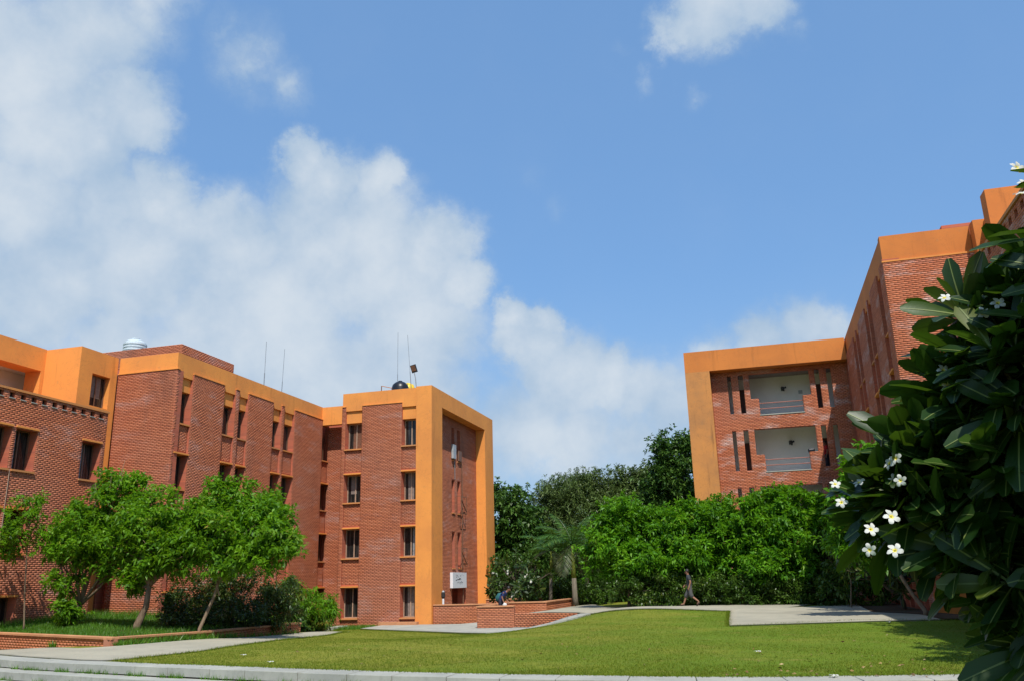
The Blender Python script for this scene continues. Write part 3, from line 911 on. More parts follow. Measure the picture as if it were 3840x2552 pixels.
# brick penthouse
pz = MB(); pz.box(-31.6, -26.87, 34.81, 39.3, 11.86, 13.38); pz.build('penthouse', MAT['mortar'], LB)
MAS.panel(FY(34.8), -31.6, -26.86, 12.4, 13.38)
MAS.panel(FX(-26.86), 34.81, 39.3, 12.2, 13.38)
MAS.finish(LB, MAT['brick'], 300, lambda c, F_: c.z > 4.9)

# ================================================================== right building (same design, turned)
K = 47.5/46.5
def sz(z): return 1.5+(z-1.5)*K
RB = thing('hostel_building', (4, 47, 0.1), 'brick hostel with open balconies and orange frame, right of the lawn behind the trees', 'building')
MR = Masonry(2)
rc = MB(); ro = MB(); rw = MB()
YB = 48.2
F = FY(YB)
XR = 5.49
holes = []
for k in range(4):
    dz = -3.13*k
    h = [(.31*K, 3.45*K, sz(10.76)+dz, sz(12.15)+dz), (.73*K, 3.0*K, sz(9.88)+dz, sz(10.76)+dz)]
    for (a, b_) in ((-.85, -.645), (-.26, 0.0), (3.72, 3.97), (4.32, 4.57)):
        h.append((a*K, b_*K, sz(9.98)+dz, sz(12.14)+dz))
    holes += h
body(rc, F, -1.77, XR+0.3, -0.2, 12.608, holes, -0.24, -0.004)
MR.panel(F, -1.77, XR, 0.3, 12.60, holes)
fr = MB()
fr.box(-3.12, -1.77, 47.5, 48.6, -0.2, 12.61)
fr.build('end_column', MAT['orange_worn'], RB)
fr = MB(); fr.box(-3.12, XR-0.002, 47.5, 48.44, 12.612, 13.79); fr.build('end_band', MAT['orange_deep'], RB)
# corridors behind the balconies
for k in range(4):
    zf = sz(9.76)-3.13*k
    MB().box(-1.75, XR+0.3, YB+0.245, YB+2.3, zf-0.15, zf).build('corridor_floor', MAT['grey_wall'], RB)
    MB().box(-1.75, XR+0.3, YB+2.3, YB+2.4, zf-0.15, zf+2.98).build('corridor_wall', MAT['white_wall'], RB)
    for xc in (-0.12, 4.15):
        d_ = MB().box(xc-0.42, xc+0.42, YB+2.25, YB+2.298, zf+0.002, zf+2.05).build('door', MAT['door_brown'], RB)
    r0 = MB(); r0.tube([(.73*K, YB+0.1, sz(10.51)-3.13*k), (3.0*K, YB+0.1, sz(10.51)-3.13*k)], 0.022)
    r0.build('rail', MAT['rail_red'], RB)
    r0 = MB(); r0.tube([(.73*K, YB+0.1, sz(10.21)-3.13*k), (3.0*K, YB+0.1, sz(10.21)-3.13*k)], 0.022)
    r0.build('rail', MAT['rail_red'], RB)
    led = MB(); led.box(.70*K, 3.03*K, YB-0.03, YB+0.22, sz(9.88)-3.13*k-0.05, sz(9.88)-3.13*k+0.004)
    led.build('balcony_ledge', MAT['pale_stone'], RB)
MB().box(-3.1, XR+0.3, 48.44, 60, 12.62, 12.9).build('roof', MAT['roofing'], RB)
rc.box(-3.1, -1.76, 48.6, 60, -0.2, 12.6); rc.box(-1.76, XR+0.3, YB+2.41, 60, -0.2, 12.6)
# shaded flank: piers, bays, fins
F = FXm(XR)
for (a, b_) in ((32.705, 33.75), (34.6, 36.9), (37.85, 38.15), (39.1, 41.7), (42.7, 43.0), (44.0, 47.5)):
    fbox(rc, F, a, b_, -0.6, -0.004, -0.2, 12.84)
    MR.panel(F, a, b_, 0.2, 12.86)
for (a, b_) in ((33.75, 34.6), (36.9, 37.85), (38.15, 39.1), (41.7, 42.7), (43.0, 44.0)):
    z = -0.2
    Fs = FXm(XR+0.14)
    for k in (3, 2, 1, 0):
        zs, zh = sz(SILL[k]+0.93), sz(HEAD[k]+0.93)
        fbox(rc, Fs, a, b_, -0.46, -0.004, z, zs-0.08)
        z = zh+0.08
        window(RB, F, a+0.01, b_-0.01, zs, zh, 0.42, hood=(k > 0), sillout=-0.02)
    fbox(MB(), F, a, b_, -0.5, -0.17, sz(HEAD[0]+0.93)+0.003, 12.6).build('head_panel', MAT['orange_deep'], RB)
ro.box(XR+0.06, XR+0.4, 32.75, 48.4, 12.6, 13.79)
# brick gable nearest the camera
F = FY(32.69)
body(rc, F, XR, 8.66, -0.2, 12.70, (), -0.45, -0.004)
MR2 = Masonry(3)
MR2.panel(F, XR, 8.66, 0.8, 12.71)
MB().box(XR-0.02, 8.66, 32.67, 32.76, 12.715, 12.78).build('ledge', MAT['orange'], RB)
ro.box(XR+0.02, 8.62, 32.74, 33.1, 12.78, 13.79)
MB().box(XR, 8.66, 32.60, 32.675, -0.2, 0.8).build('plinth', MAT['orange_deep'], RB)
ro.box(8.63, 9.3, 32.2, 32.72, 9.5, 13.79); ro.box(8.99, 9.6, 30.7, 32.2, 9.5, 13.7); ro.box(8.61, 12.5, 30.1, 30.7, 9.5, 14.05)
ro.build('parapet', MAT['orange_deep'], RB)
rc.box(XR+0.62, 16, 33.15, 60, -0.2, 12.6)
MB().box(XR+0.4, 16, 33.1, 60, 12.6, 12.7).build('roof', MAT['roofing'], RB)
pz = MB(); pz.box(7.75, 10.5, 32.9, 36, 12.7, 13.98); pz.build('penthouse', MAT['mortar'], RB)
# low block with the row of vents, mirrored
F = FXm(6.8)
jali = [(10+0.5265*k, 10.24+0.5265*k, 9.72, 9.94) for k in range(0, 37)]
body(rc, F, -4.0, 29.7, -0.2, 10.04, jali, -0.45, -0.004)
MR.panel(F, 17.5, 29.7, 0.4, 10.04, jali)
fbox(MB(), F, -4.0, 29.74, -0.5, 0.05, 10.045, 10.13).build('coping', MAT['sill_paint'], RB)
for (a, b_, c, d) in jali[12:]:
    fbox(MB(), F, a, b_, -0.16, -0.15, c, d).build('vent_shade', MAT['hole_shade'], RB)  # shade of each hole painted as a near-black plate
rc.box(7.27, 16, -4.0, 29.69, -0.2, 9.9)
rc.box(9.7, 16, 29.69, 33.15, -0.2, 9.9)
rc.build('wall', MAT['mortar'], RB)
MR2.finish(RB, MAT['brick_pale'], 300, lambda c, F_: c.x < 7.9 and c.z > 7.5)
MR.finish(RB, MAT['brick_pale'], 0)

# ================================================================== low walls and terrace
def low_wall(name, label, pts, top, bot, mat='brick_wall', thick=0.24, seed=5, nparts=0, cap='coping', close=False, pick=None):
    """brick wall along pts (faces right of travel); top, bot: heights at each point"""
    t_ = thing(name, (*pts[0], bot[0]), label, 'wall')
    ms = Masonry(seed)
    bd = MB()
    for i in range(len(pts)-1):
        p0, p1 = pts[i], pts[i+1]
        F = FS(p0, p1)
        L = math.hypot(p1[0]-p0[0], p1[1]-p0[1])
        tf = lambda s, i=i, L=L: top[i]+(top[i+1]-top[i])*s/L
        bf = lambda s, i=i, L=L: bot[i]+(bot[i+1]-bot[i])*s/L
        n = len(bd.v)
        zb = min(bot)-0.25
        bd.v += [F.pt(0, -0.004, zb), F.pt(L, -0.004, zb), F.pt(L, -thick, zb), F.pt(0, -thick, zb),
                 F.pt(0, -0.004, tf(0)), F.pt(L, -0.004, tf(L)), F.pt(L, -thick, tf(L)), F.pt(0, -thick, tf(0))]
        bd.f += [tuple(n+i_ for i_ in q) for q in ((0, 3, 2, 1), (4, 5, 6, 7), (0, 1, 5, 4), (1, 2, 6, 5), (2, 3, 7, 6), (3, 0, 4, 7))]
        ms.panel(F, 0, L, min(bot)-0.05, max(top), (), top=lambda s, tf=tf: tf(s)+0.03, bot=lambda s, bf=bf: bf(s)-0.08)
        if cap:
            k = max(1, int(L/1.1))
            for j in range(k):
                a, b_ = L*j/k+0.004, L*(j+1)/k-0.004
                cm = MB()
                n = 0
                cm.v = [F.pt(a, 0.045, tf(a)+0.004), F.pt(b_, 0.045, tf(b_)+0.004), F.pt(b_, -thick-0.03, tf(b_)+0.004), F.pt(a, -thick-0.03, tf(a)+0.004),
                        F.pt(a, 0.045, tf(a)+0.06), F.pt(b_, 0.045, tf(b_)+0.06), F.pt(b_, -thick-0.03, tf(b_)+0.065), F.pt(a, -thick-0.03, tf(a)+0.065)]
                cm.f = [(0, 3, 2, 1), (4, 5, 6, 7), (0, 1, 5, 4), (1, 2, 6, 5), (2, 3, 7, 6), (3, 0, 4, 7)]
                cm.build('coping_slab', MAT[cap], t_)
    bd.build('wall_body', MAT['joint'], t_)
    ms.finish(t_, MAT[mat], nparts, pick)
    return t_

PW = low_wall('planter_wall', 'long low brick planter wall with tan coping round the garden at left',
         [(-27.1, 25.55), (-25.6, 24.9), (-18.5, 21.9), (-18.3, 26.0), (-18.9, 33.6)], [.19, .19, .17, .10, .02], [-.50, -.43, -.02, -.07, -.33], seed=6, nparts=300)
# garden soil behind the wall
A = np.array([(-27.0, 25.75, .12), (-22.5, 23.85, .13), (-18.8, 22.25, .12), (-18.6, 26, .06), (-19.2, 33.4, -.03), (-20.6, 38, -.35), (-22.6, 43.5, -.7)])
B = np.array([(-27.12, 25.9, .14), (-27.12, 28.5, .42), (-27.12, 30.6, .45), (-27.8, 33.5, .40), (-26.03, 33.9, .35), (-26.03, 40, .15), (-26.03, 48.9, -.5)])
def garden(s, t):
    """s along, t across (0 = wall, 1 = building)"""
    a = np.stack([np.interp(s, np.linspace(0, 1, 7), A[:, i]) for i in range(3)], -1)
    b = np.stack([np.interp(s, np.linspace(0, 1, 7), B[:, i]) for i in range(3)], -1)
    return a*(1-t[..., None]) + b*t[..., None]
ss, tt = np.meshgrid(np.linspace(0, 1, 50), np.linspace(0, 1, 14), indexing='ij')
I = np.arange(50*14).reshape(50, 14)
o = bpy.data.objects.new('garden_soil', np_mesh('garden_soil', garden(ss, tt).reshape(-1, 3), np.stack([I[:-1, :-1], I[1:, :-1], I[1:, 1:], I[:-1, 1:]], -1).reshape(-1, 4), MAT['soil']))
put(o); tag(o, kind='structure')

low_wall('terrace_wall', 'brick parapet running right from the foot of the orange tower column', [(-17.43, 45.2), (-13.6, 45.2)], [.36, .36], [-.62, -.62], seed=7)
low_wall('terrace_wall', 'short brick parapet standing forward of the others, in front of the stooping person', [(-13.4, 45.0), (-13.4, 40.6), (-11.55, 40.6)], [.36]*3, [-.62]*3, seed=8, nparts=120,
         pick=lambda c, F_: F_.n[1] < -0.5)
low_wall('retaining_wall', 'brick retaining wall that tapers to a point beside the sloping kerb', [(-11.56, 40.62), (-7.75, 38.8)], [.075, .075], [-.60, .02], seed=9, cap=None, nparts=100)
low_wall('bed_wall', 'brick wall of the raised bed behind the stooping person', [(-13.5, 44.6), (-10.95, 44.6)], [.43, .43], [-.30, .05], seed=10)
low_wall('bed_wall', 'brick wall of the raised bed that runs back towards the palms', [(-10.95, 44.63), (-10.95, 51.8)], [.43, .43], [.06, .10], seed=11, nparts=60)
low_wall('terrace_wall', 'low brick kerb wall under the far orange column of the tower', [(-17.4, 54.6), (-13.7, 54.6)], [.42, .42], [-.3, -.3], seed=12)
MB().box(-13.45, -11.2, 44.86, 51.8, -0.5, 0.36).build('bed_soil', MAT['soil'], kind='structure')
MB().prism([(-18.05, 46.75), (-17.42, 46.75), (-17.42, 45.46), (-13.15, 45.46), (-13.15, 40.86), (-11.5, 40.86), (-10.97, 44.58), (-13.5, 44.58), (-13.5, 54.5), (-18.05, 54.5)], -0.9,
           [-0.32, -0.32, -0.32, -0.32, -0.25, 0.0, 0.03, -0.28, -0.32, -0.32]).build('terrace_floor', MAT['concrete'], kind='structure')
# paved apron at the foot of the tower, and the kerb that climbs the bank
loft('tower_apron', [(-20.2, 44.96), (-18.4, 44.94), (-17.4, 44.94), (-13.5, 45.1), (-13.42, 40.6), (-11.6, 40.55), (-9.6, 39.6)],
     [(-20.0, 41.6), (-19.0, 40.8), (-16.8, 39.4), (-14.6, 38.1), (-12.9, 37.1), (-11.7, 36.7), (-10.5, 36.9)], MAT['pale_stone'], 0.0, 50, 10, skirt=0.3, zfun=lambda x, y: np.maximum(-0.585, gz(x, y)+0.02))
kb = thing('kerb', (-10.4, 37, -0.6), 'pale stone kerb climbing the grass bank beside the tapering wall', 'kerb')
KL = [Vector(p) for p in ((-11.7, 36.62, -.555), (-10.4, 36.85, -.54), (-9.3, 36.95, -.34), (-8.2, 37.05, -.08), (-7.2, 37.2, .125))]
KR = [Vector(p) for p in ((-11.5, 40.4, -.555), (-10.7, 40.0, -.54), (-9.6, 39.5, -.33), (-8.6, 39.0, -.06), (-7.8, 38.7, .115))]
for i in range(4):
    for j in range(2):
        q = [KL[i].lerp(KL[i+1], j/2+0.005), KL[i].lerp(KL[i+1], (j+1)/2-0.005), KR[i].lerp(KR[i+1], (j+1)/2-0.005), KR[i].lerp(KR[i+1], j/2+0.005)]
        MB().prism([(p.x, p.y) for p in q], [p.z-0.35 for p in q], [p.z for p in q]).build('kerb_stone', MAT['pale_stone'], kb)
a, b_ = at(726, 1447, 41.0), at(792, 1439.5, 43.8)
nn = (b_-a).normalized(); pp = Vector((nn.y, -nn.x, 0))*0.25
MB().prism([(a+pp).to_2d(), (b_+pp).to_2d(), (b_-pp).to_2d(), (a-pp).to_2d()], [a.z-0.4]*4, [a.z, b_.z, b_.z, a.z]).build('stone_bench', MAT['pale_stone'], bevel=0.02,
    label='low grey stone slab at the left foot of the tower', cat='slab')
o = MB().box(-20.4, -18.15, 44.6, 44.95, -0.75, -0.43).build('threshold_step', MAT['coping'], label='low tan step under the right ground floor window of the tower', cat='step', bevel=0.01)

# ================================================================== small fixtures
# sign box over the entrance
F = FX(-18.1)
sg = thing('sign_box', (-18.1, 51.3, 1.2), 'white box sign with dark brush marks over the tower entrance', 'sign')
fbox(MB(), F, 49.7, 52.25, 0.02, 0.20, 1.23, 2.14).build('panel', MAT['sign_white'], sg, bevel=0.01)
ink = MB()
rs = random.Random(12)
MARKS = [(410, 975, 420, 1010, 8), (425, 970, 432, 1000, 7), (440, 985, 420, 1030, 8), (455, 1000, 445, 1040, 8), (415, 1020, 430, 1040, 9), (485, 980, 490, 1010, 6), (500, 985, 478, 1015, 5), (540, 985, 535, 1005, 5), (520, 975, 515, 990, 4),
         (408, 1085, 445, 1060, 10), (440, 1075, 490, 1045, 12), (465, 1040, 495, 1065, 11), (480, 1050, 500, 1075, 9), (410, 1070, 425, 1090, 9), (455, 1080, 475, 1062, 8),
         (420, 1130, 445, 1118, 4), (440, 1115, 470, 1112, 4), (475, 1130, 505, 1100, 8), (500, 1105, 525, 1130, 9), (515, 1110, 500, 1135, 8), (490, 1130, 482, 1168, 6), (510, 1130, 508, 1170, 5), (525, 1110, 530, 1120, 5), (460, 1135, 475, 1125, 4)]
for (x0, y0, x1, y1, w) in MARKS:
    p0 = np.array((49.55+(x0-345)/245*2.67, 2.14-(y0-940)/280*0.91)); p1 = np.array((49.55+(x1-345)/245*2.67, 2.14-(y1-940)/280*0.91))
    d = p1-p0; d /= np.linalg.norm(d)+1e-9; nrm = np.array((-d[1], d[0]))
    hw = w/280*0.93*0.5
    n = len(ink.v)
    for (q, k) in ((p0, .6), (p0*.5+p1*.5, 1.2), (p1, .4)):
        for sgn in (-1, 1):
            c_ = q+nrm*hw*k*sgn
            ink.v.append(F.pt(c_[0], 0.204, c_[1]))
    ink.f += [(n, n+2, n+3, n+1), (n+2, n+4, n+5, n+3)]
ink.build('brush_marks', MAT['sign_ink'], sg)
# bollard lamp behind the parapet
p = at(1021, 1389, 46.0)
bl = thing('bollard_lamp', (p.x, 46.0, -0.32), 'small bollard lamp with dark head behind the brick parapet', 'lamp')
MB().lathe([(0.06, -0.32), (0.06, 0.70), (0.05, 0.72)], p.x, 46.0, 12).build('post', MAT['sign_white'], bl)
MB().lathe([(0.07, 0.72), (0.11, 0.80), (0.11, 1.02), (0.07, 1.06)], p.x, 46.0, 12).build('head', MAT['metal_dark'], bl)
MB().lathe([(0.10, 1.062), (0.05, 1.13), (0.01, 1.15)], p.x, 46.0, 12).build('cap', MAT['metal_grey'], bl)
# roof things
p = at(311, 800, 40.5)
tk = thing('water_tank', (p.x, 40.5, 11.86), 'pale ribbed water tank on the roof behind the brick penthouse', 'tank')
ztop = at(311, 783, 40.5).z
prof = [(0.62, 11.86)]
z = 11.95
while z < ztop-0.25:
    prof += [(0.66, z), (0.66, z+0.08), (0.61, z+0.11), (0.61, z+0.15)]; z += 0.17
prof += [(0.60, ztop-0.2), (0.42, ztop-0.07), (0.22, ztop-0.02), (0.2, ztop)]
MB().lathe(prof, p.x, 40.5, 28).build('shell', MAT['tank_white'], tk, smooth=False)
MB().lathe([(0.24, ztop), (0.24, ztop+0.05), (0.2, ztop+0.06)], p.x, 40.5, 20).build('lid', MAT['tank_white'], tk)
def mast(name, label, foot, top, r=0.022, base=True, group=None):
    t_ = thing(name, foot, label, 'antenna', group)
    foot, top = Vector(foot), Vector(top)
    q = foot.lerp(top, 0.5)
    MB().tube([foot, q], r*1.5, 6).build('lower_pole', MAT['metal_grey'], t_)
    MB().tube([q, top], r*0.8, 6).build('upper_pole', MAT['metal_grey'], t_)
    if base: MB().box(foot.x-0.18, foot.x+0.12, foot.y-0.12, foot.y+0.12, foot.z, foot.z+0.75).build('bracket', MAT['metal_grey'], t_)
    return t_
a, b_ = at(608, 884, 43.0), at(614, 786, 43.0)
mast('roof_antenna', 'taller thin antenna on the parapet of the long wing', (a.x, 43, 11.86), b_, 0.018)
a, b_ = at(648, 897, 46.0), at(656, 803, 46.0)
mast('roof_antenna', 'thin antenna right of the taller one on the long wing', (a.x, 46, 11.86), b_, 0.016)
a, b_ = at(916, 880, 49.0), at(917, 766, 49.0)
mast('roof_antenna', 'faint thin antenna rising behind the black tank on the tower', (a.x, 49, 11.76), b_, 0.016)
a, b_ = at(951, 880, 47.0), at(939, 772, 47.0)
mast('roof_antenna', 'leaning thin antenna beside the floodlight on the tower', (a.x, 47, 11.76), b_, 0.016)
fl = thing('floodlight', (at(959, 885, 46.4).x, 46.4, 11.76), 'dark floodlight on a bent pole on the tower roof', 'floodlight')
p0, p1, p2 = at(960, 900, 46.4), at(957, 868, 46.4), at(954.5, 858, 46.4)
MB().tube([(p0.x, 46.4, 11.76), p0, p1, p2], 0.03, 8).build('pole', MAT['metal_grey'], fl)
h = at(953.5, 848, 46.4)
hd = MB(); hd.box(-0.17, 0.17, -0.06, 0.06, -0.24, 0.24)
o = bpy.data.objects.new('head', hd.mesh('head', MAT['metal_dark'])); put(o, fl, Matrix.Translation(h) @ Matrix.Rotation(math.radians(-12), 4, 'Y') @ Matrix.Rotation(math.radians(18), 4, 'X'))
ln = MB(); ln.box(-0.13, 0.13, -0.075, -0.062, -0.14, 0.2)
o = bpy.data.objects.new('lens', ln.mesh('lens', MAT['frame_brown'])); put(o, fl, Matrix.Translation(h) @ Matrix.Rotation(math.radians(-12), 4, 'Y') @ Matrix.Rotation(math.radians(18), 4, 'X'))
p = at(922, 885, 47.6)
tk = thing('water_tank', (p.x, 47.6, 11.76), 'black domed water tank on the tower roof', 'tank')
zt = at(922, 878, 47.6).z
MB().lathe([(0.52, 11.76), (0.54, 12.0), (0.54, zt-0.42), (0.46, zt-0.2), (0.3, zt-0.06), (0.12, zt)], p.x, 47.6, 24).build('shell', MAT['black_plastic'], tk, smooth=True)
MB().lathe([(0.13, zt-0.01), (0.13, zt+0.04), (0.1, zt+0.05)], p.x, 47.6, 16).build('lid', MAT['black_plastic'], tk)
p = at(935, 886, 48.4); zt = at(935, 882, 48.4).z
dm = MB().lathe([(0.42, 11.76), (0.44, zt-0.35), (0.36, zt-0.12), (0.1, zt)], p.x+0.15, 48.4, 20).build('roof_drum', MAT['yellow_plastic'], smooth=True, label='yellow drum just behind the black tank on the tower roof', cat='drum')
p = at(879, 888, 45.9); q = at(903, 889, 46.4)
rl = thing('roof_rail', (p.x, 45.9, 11.76), 'thin bent pipe rail at the left end of the tower parapet', 'rail')
MB().tube([(p.x, 45.9, 11.76), (p.x, 45.9, p.z)], 0.03, 6).build('post', MAT['frame_brown'], rl)
MB().tube([(p.x, 45.9, p.z), (q.x, 46.4, q.z-0.1)], 0.022, 6).build('bar', MAT['sill_paint'], rl)
# balcony fans and bag (right building)
def wall_fan(label, x, z):
    t_ = thing('wall_fan', (x, YB+2.28, z), label, 'fan', 'balcony fans')
    MB().box(x-0.09, x+0.09, YB+2.1, YB+2.295, z-0.08, z+0.12).build('motor', MAT['metal_dark'], t_)
    MB().tube([(x, YB+2.1, z), (x+0.05, YB+1.9, z-0.02)], 0.03, 6).build('arm', MAT['metal_dark'], t_)
    for k in range(3):
        an = 2.1*k+0.4
        MB().tube([(x+0.05, YB+1.88, z-0.02), (x+0.05+0.15*math.cos(an), YB+1.86, z-0.02+0.15*math.sin(an))], [0.03, 0.06], 5).build('blade', MAT['metal_dark'], t_)
wall_fan('dark fan on the wall of the top balcony', 2.15, sz(11.62))
wall_fan('dark fan on the wall of the second balcony from the top', 2.25, sz(11.62)-3.13)
bg_ = MB(); bg_.box(3.0, 3.35, YB-0.02, YB+0.2, sz(10.76)-3.13, sz(10.76)-2.93)
bg_.build('bag', MAT['black_plastic'], bevel=0.06, label='black bag on the balcony wall beside the red clothed person', cat='bag')
sb = MB(); sb.box(3.0, 3.22, YB+2.27, YB+2.298, sz(11.3), sz(11.5)); sb.build('switch_box', MAT['ac_white'], label='small pale box on the wall of the top balcony', cat='box')

# ================================================================== people
def skin_mesh(name, J, E, mat, parent, M, root=0, sub=1):
    """J: list of (x, y, z, r); E: edges"""
    me = bpy.data.meshes.new(name)
    me.from_pydata([j[:3] for j in J], E, [])
    o = bpy.data.objects.new(name, me)
    put(o, parent, M)
    md = o.modifiers.new('skin', 'SKIN')
    md.use_smooth_shade = True
    sv = me.skin_vertices[0].data
    for i, j in enumerate(J):
        r = j[3] if isinstance(j[3], tuple) else (j[3], j[3])
        sv[i].radius = r
        sv[i].use_root = (i == root)
    s = o.modifiers.new('sub', 'SUBSURF'); s.levels = sub; s.render_levels = sub
    me.materials.append(mat)
    return o
plain('skin_tan', (0.30, 0.15, 0.09), 0.55, var=0.06)
plain('hair_black', (0.012, 0.010, 0.010), 0.5)
plain('cloth_charcoal', (0.035, 0.040, 0.045), 0.85)
plain('cloth_grey', (0.070, 0.070, 0.068), 0.85)
plain('cloth_blue', (0.018, 0.035, 0.13), 0.8)
plain('cloth_teal', (0.02, 0.11, 0.12), 0.8)
plain('cloth_white', (0.6, 0.6, 0.58), 0.8)
plain('cloth_navy', (0.015, 0.017, 0.03), 0.8)
plain('cloth_red', (0.42, 0.02, 0.02), 0.8)
plain('sandal', (0.05, 0.03, 0.02), 0.7)

def finish_person(t_, M, P, shirt, lower, lower_end=1.0, sleeve=0.55, flare=1.0, sandals=True):
    def loc(name, mb, mat, smooth=True):
        o = bpy.data.objects.new(name, mb.mesh(name, mat, smooth)); put(o, t_, M); return o
    V_ = Vector
    sk = V_(P['skull']); jw = V_(P['jaw']); ahead = V_(P['ahead']).normalized()
    upv = (sk-jw).normalized()
    lf = upv.cross(ahead).normalized()
    mid = sk.lerp(jw, 0.5)
    loc('nose', MB().tube([mid+ahead*0.082+upv*0.022, mid+ahead*0.108-upv*0.012, mid+ahead*0.085-upv*0.018], [0.007, 0.015, 0.008], 6), MAT['skin_tan'])
    loc('mouth', MB().tube([mid+ahead*0.083-upv*0.045-lf*0.022, mid+ahead*0.092-upv*0.045, mid+ahead*0.083-upv*0.045+lf*0.022], 0.006, 5), MAT['rail_red'])
    for s in (-1, 1):
        loc('eye', MB().tube([mid+ahead*0.080+upv*0.03+lf*s*0.030, mid+ahead*0.092+upv*0.03+lf*s*0.030], 0.010, 6), MAT['hair_black'])
        loc('ear', MB().tube([mid+lf*s*0.082+upv*0.025, mid+lf*s*0.097, mid+lf*s*0.084-upv*0.025], [0.012, 0.016, 0.010], 6), MAT['skin_tan'])
    # hair: a cap over the back and top of the skull
    hb = MB(); n0 = 0
    cen = sk+upv*0.012-ahead*0.012
    rows_, seg = 6, 14
    for i in range(rows_+1):
        ph = math.radians(8+i*17)
        for j in range(seg):
            th = 2*math.pi*j/seg
            front = max(0.0, math.cos(th))
            ph2 = ph*(1-0.42*front)
            r = Vector((0, 0, 0)) + upv*math.cos(ph2)*0.112 + (ahead*math.cos(th)*0.108 + lf*math.sin(th)*0.100)*math.sin(ph2)
            hb.v.append(tuple(cen+r))
    for i in range(rows_):
        for j in range(seg):
            j2 = (j+1) % seg
            hb.f.append((i*seg+j, i*seg+j2, (i+1)*seg+j2, (i+1)*seg+j))
    hb.f.append(tuple(reversed(range(seg))))
    loc('hair', hb, MAT['hair_black'])
    # shirt
    J = []; E = []; N = {}
    def add(n, p, r, parent=None):
        N[n] = len(J); J.append((*p, r))
        if parent: E.append((N[parent], N[n]))
    pl, wa, ch, ne = (V_(P[k]) for k in ('pelvis', 'waist', 'chest', 'neck'))
    add('hem', pl.lerp(wa, -0.30), (0.170, 0.145)); add('w', wa, (0.155, 0.132), 'hem'); add('c', ch, (0.172, 0.132), 'w'); add('n', ch.lerp(ne, 0.72), (0.080, 0.075), 'c')
    for s in ('L', 'R'):
        sh, el = V_(P['sh'+s]), V_(P['el'+s])
        add('s'+s, sh, 0.082, 'c'); add('e'+s, sh.lerp(el, sleeve), 0.070, 's'+s); add('q'+s, sh.lerp(el, sleeve+0.15), 0.072, 'e'+s)
    skin_mesh('shirt', J, E, MAT[shirt], t_, M, 0, 2)
    J.clear(); E.clear(); N.clear()
    add('p', pl, (0.155, 0.130)); add('b', pl.lerp(wa, 0.75), (0.140, 0.115), 'p')
    for s in ('L', 'R'):
        hi, kn, an = V_(P['hi'+s]), V_(P['kn'+s]), V_(P['an'+s])
        add('h'+s, hi-V_((0, 0, 0.03)), 0.105, 'p'); add('k'+s, kn, 0.078*flare, 'h'+s)
        add('z'+s, kn.lerp(an, lower_end), 0.062*flare, 'k'+s)
    skin_mesh('trousers', J, E, MAT[lower], t_, M, 0, 2)
    for s in ('L', 'R'):
        an, to = V_(P['an'+s]), V_(P['to'+s])
        d = (to-an); d = Vector((d.x, d.y, d.z)).normalized()
        loc('shoe', MB().tube([an-d*0.04-V_((0, 0, 0.045)), an.lerp(to, 0.5)-V_((0, 0, 0.03)), to+d*0.05-V_((0, 0, 0.015))], [0.036, 0.044, 0.030], 8), MAT['sandal'])

def make_person(label, loc, yaw, P, **kw):
    M = Matrix.Translation(Vector(loc)) @ Matrix.Rotation(yaw, 4, 'Z')
    t_ = bpy.data.objects.new('person', None); put(t_, None, M); tag(t_, label, 'person')
    J = []; E = []; N = {}
    def add(n, p, r, parent=None):
        N[n] = len(J); J.append((*p, r))
        if parent: E.append((N[parent], N[n]))
    add('pelvis', P['pelvis'], (0.105, 0.085)); add('waist', P['waist'], (0.095, 0.080), 'pelvis'); add('chest', P['chest'], (0.110, 0.080), 'waist')
    add('neck', P['neck'], 0.052, 'chest'); add('jaw', P['jaw'], (0.068, 0.075), 'neck'); add('skull', P['skull'], (0.085, 0.095), 'jaw'); add('crown', P['crown'], (0.055, 0.06), 'skull')
    for s in ('L', 'R'):
        add('sh'+s, P['sh'+s], 0.048, 'chest'); add('el'+s, P['el'+s], 0.043, 'sh'+s); add('wr'+s, P['wr'+s], 0.028, 'el'+s)
        w = Vector(P['wr'+s]); d = (w-Vector(P['el'+s])).normalized()
        palm = w+d*0.075
        add('pa'+s, palm, (0.036, 0.022), 'wr'+s)
        side = Vector((0, 1, 0))
        fr_ = d.cross(side).normalized()
        for k in range(4):
            b0 = palm+fr_*(k-1.5)*0.017
            ln_ = (0.062, 0.072, 0.068, 0.052)[k]
            add('f%d%s' % (k, s), b0+d*ln_*0.55, 0.0085, 'pa'+s); add('g%d%s' % (k, s), b0+d*ln_*0.95+side*(0.018 if s == 'R' else -0.018), 0.0075, 'f%d%s' % (k, s))
        add('t0'+s, w+d*0.05+fr_*0.038, 0.010, 'wr'+s); add('t1'+s, w+d*0.085+fr_*0.048, 0.009, 't0'+s)
        add('hi'+s, P['hi'+s], 0.085, 'pelvis'); add('kn'+s, P['kn'+s], 0.055, 'hi'+s); add('an'+s, P['an'+s], 0.036, 'kn'+s)
        add('to'+s, P['to'+s], (0.04, 0.024), 'an'+s)
    skin_mesh('body', J, E, MAT['skin_tan'], t_, M, 0, 2)
    finish_person(t_, M, P, **kw)
    return t_, M

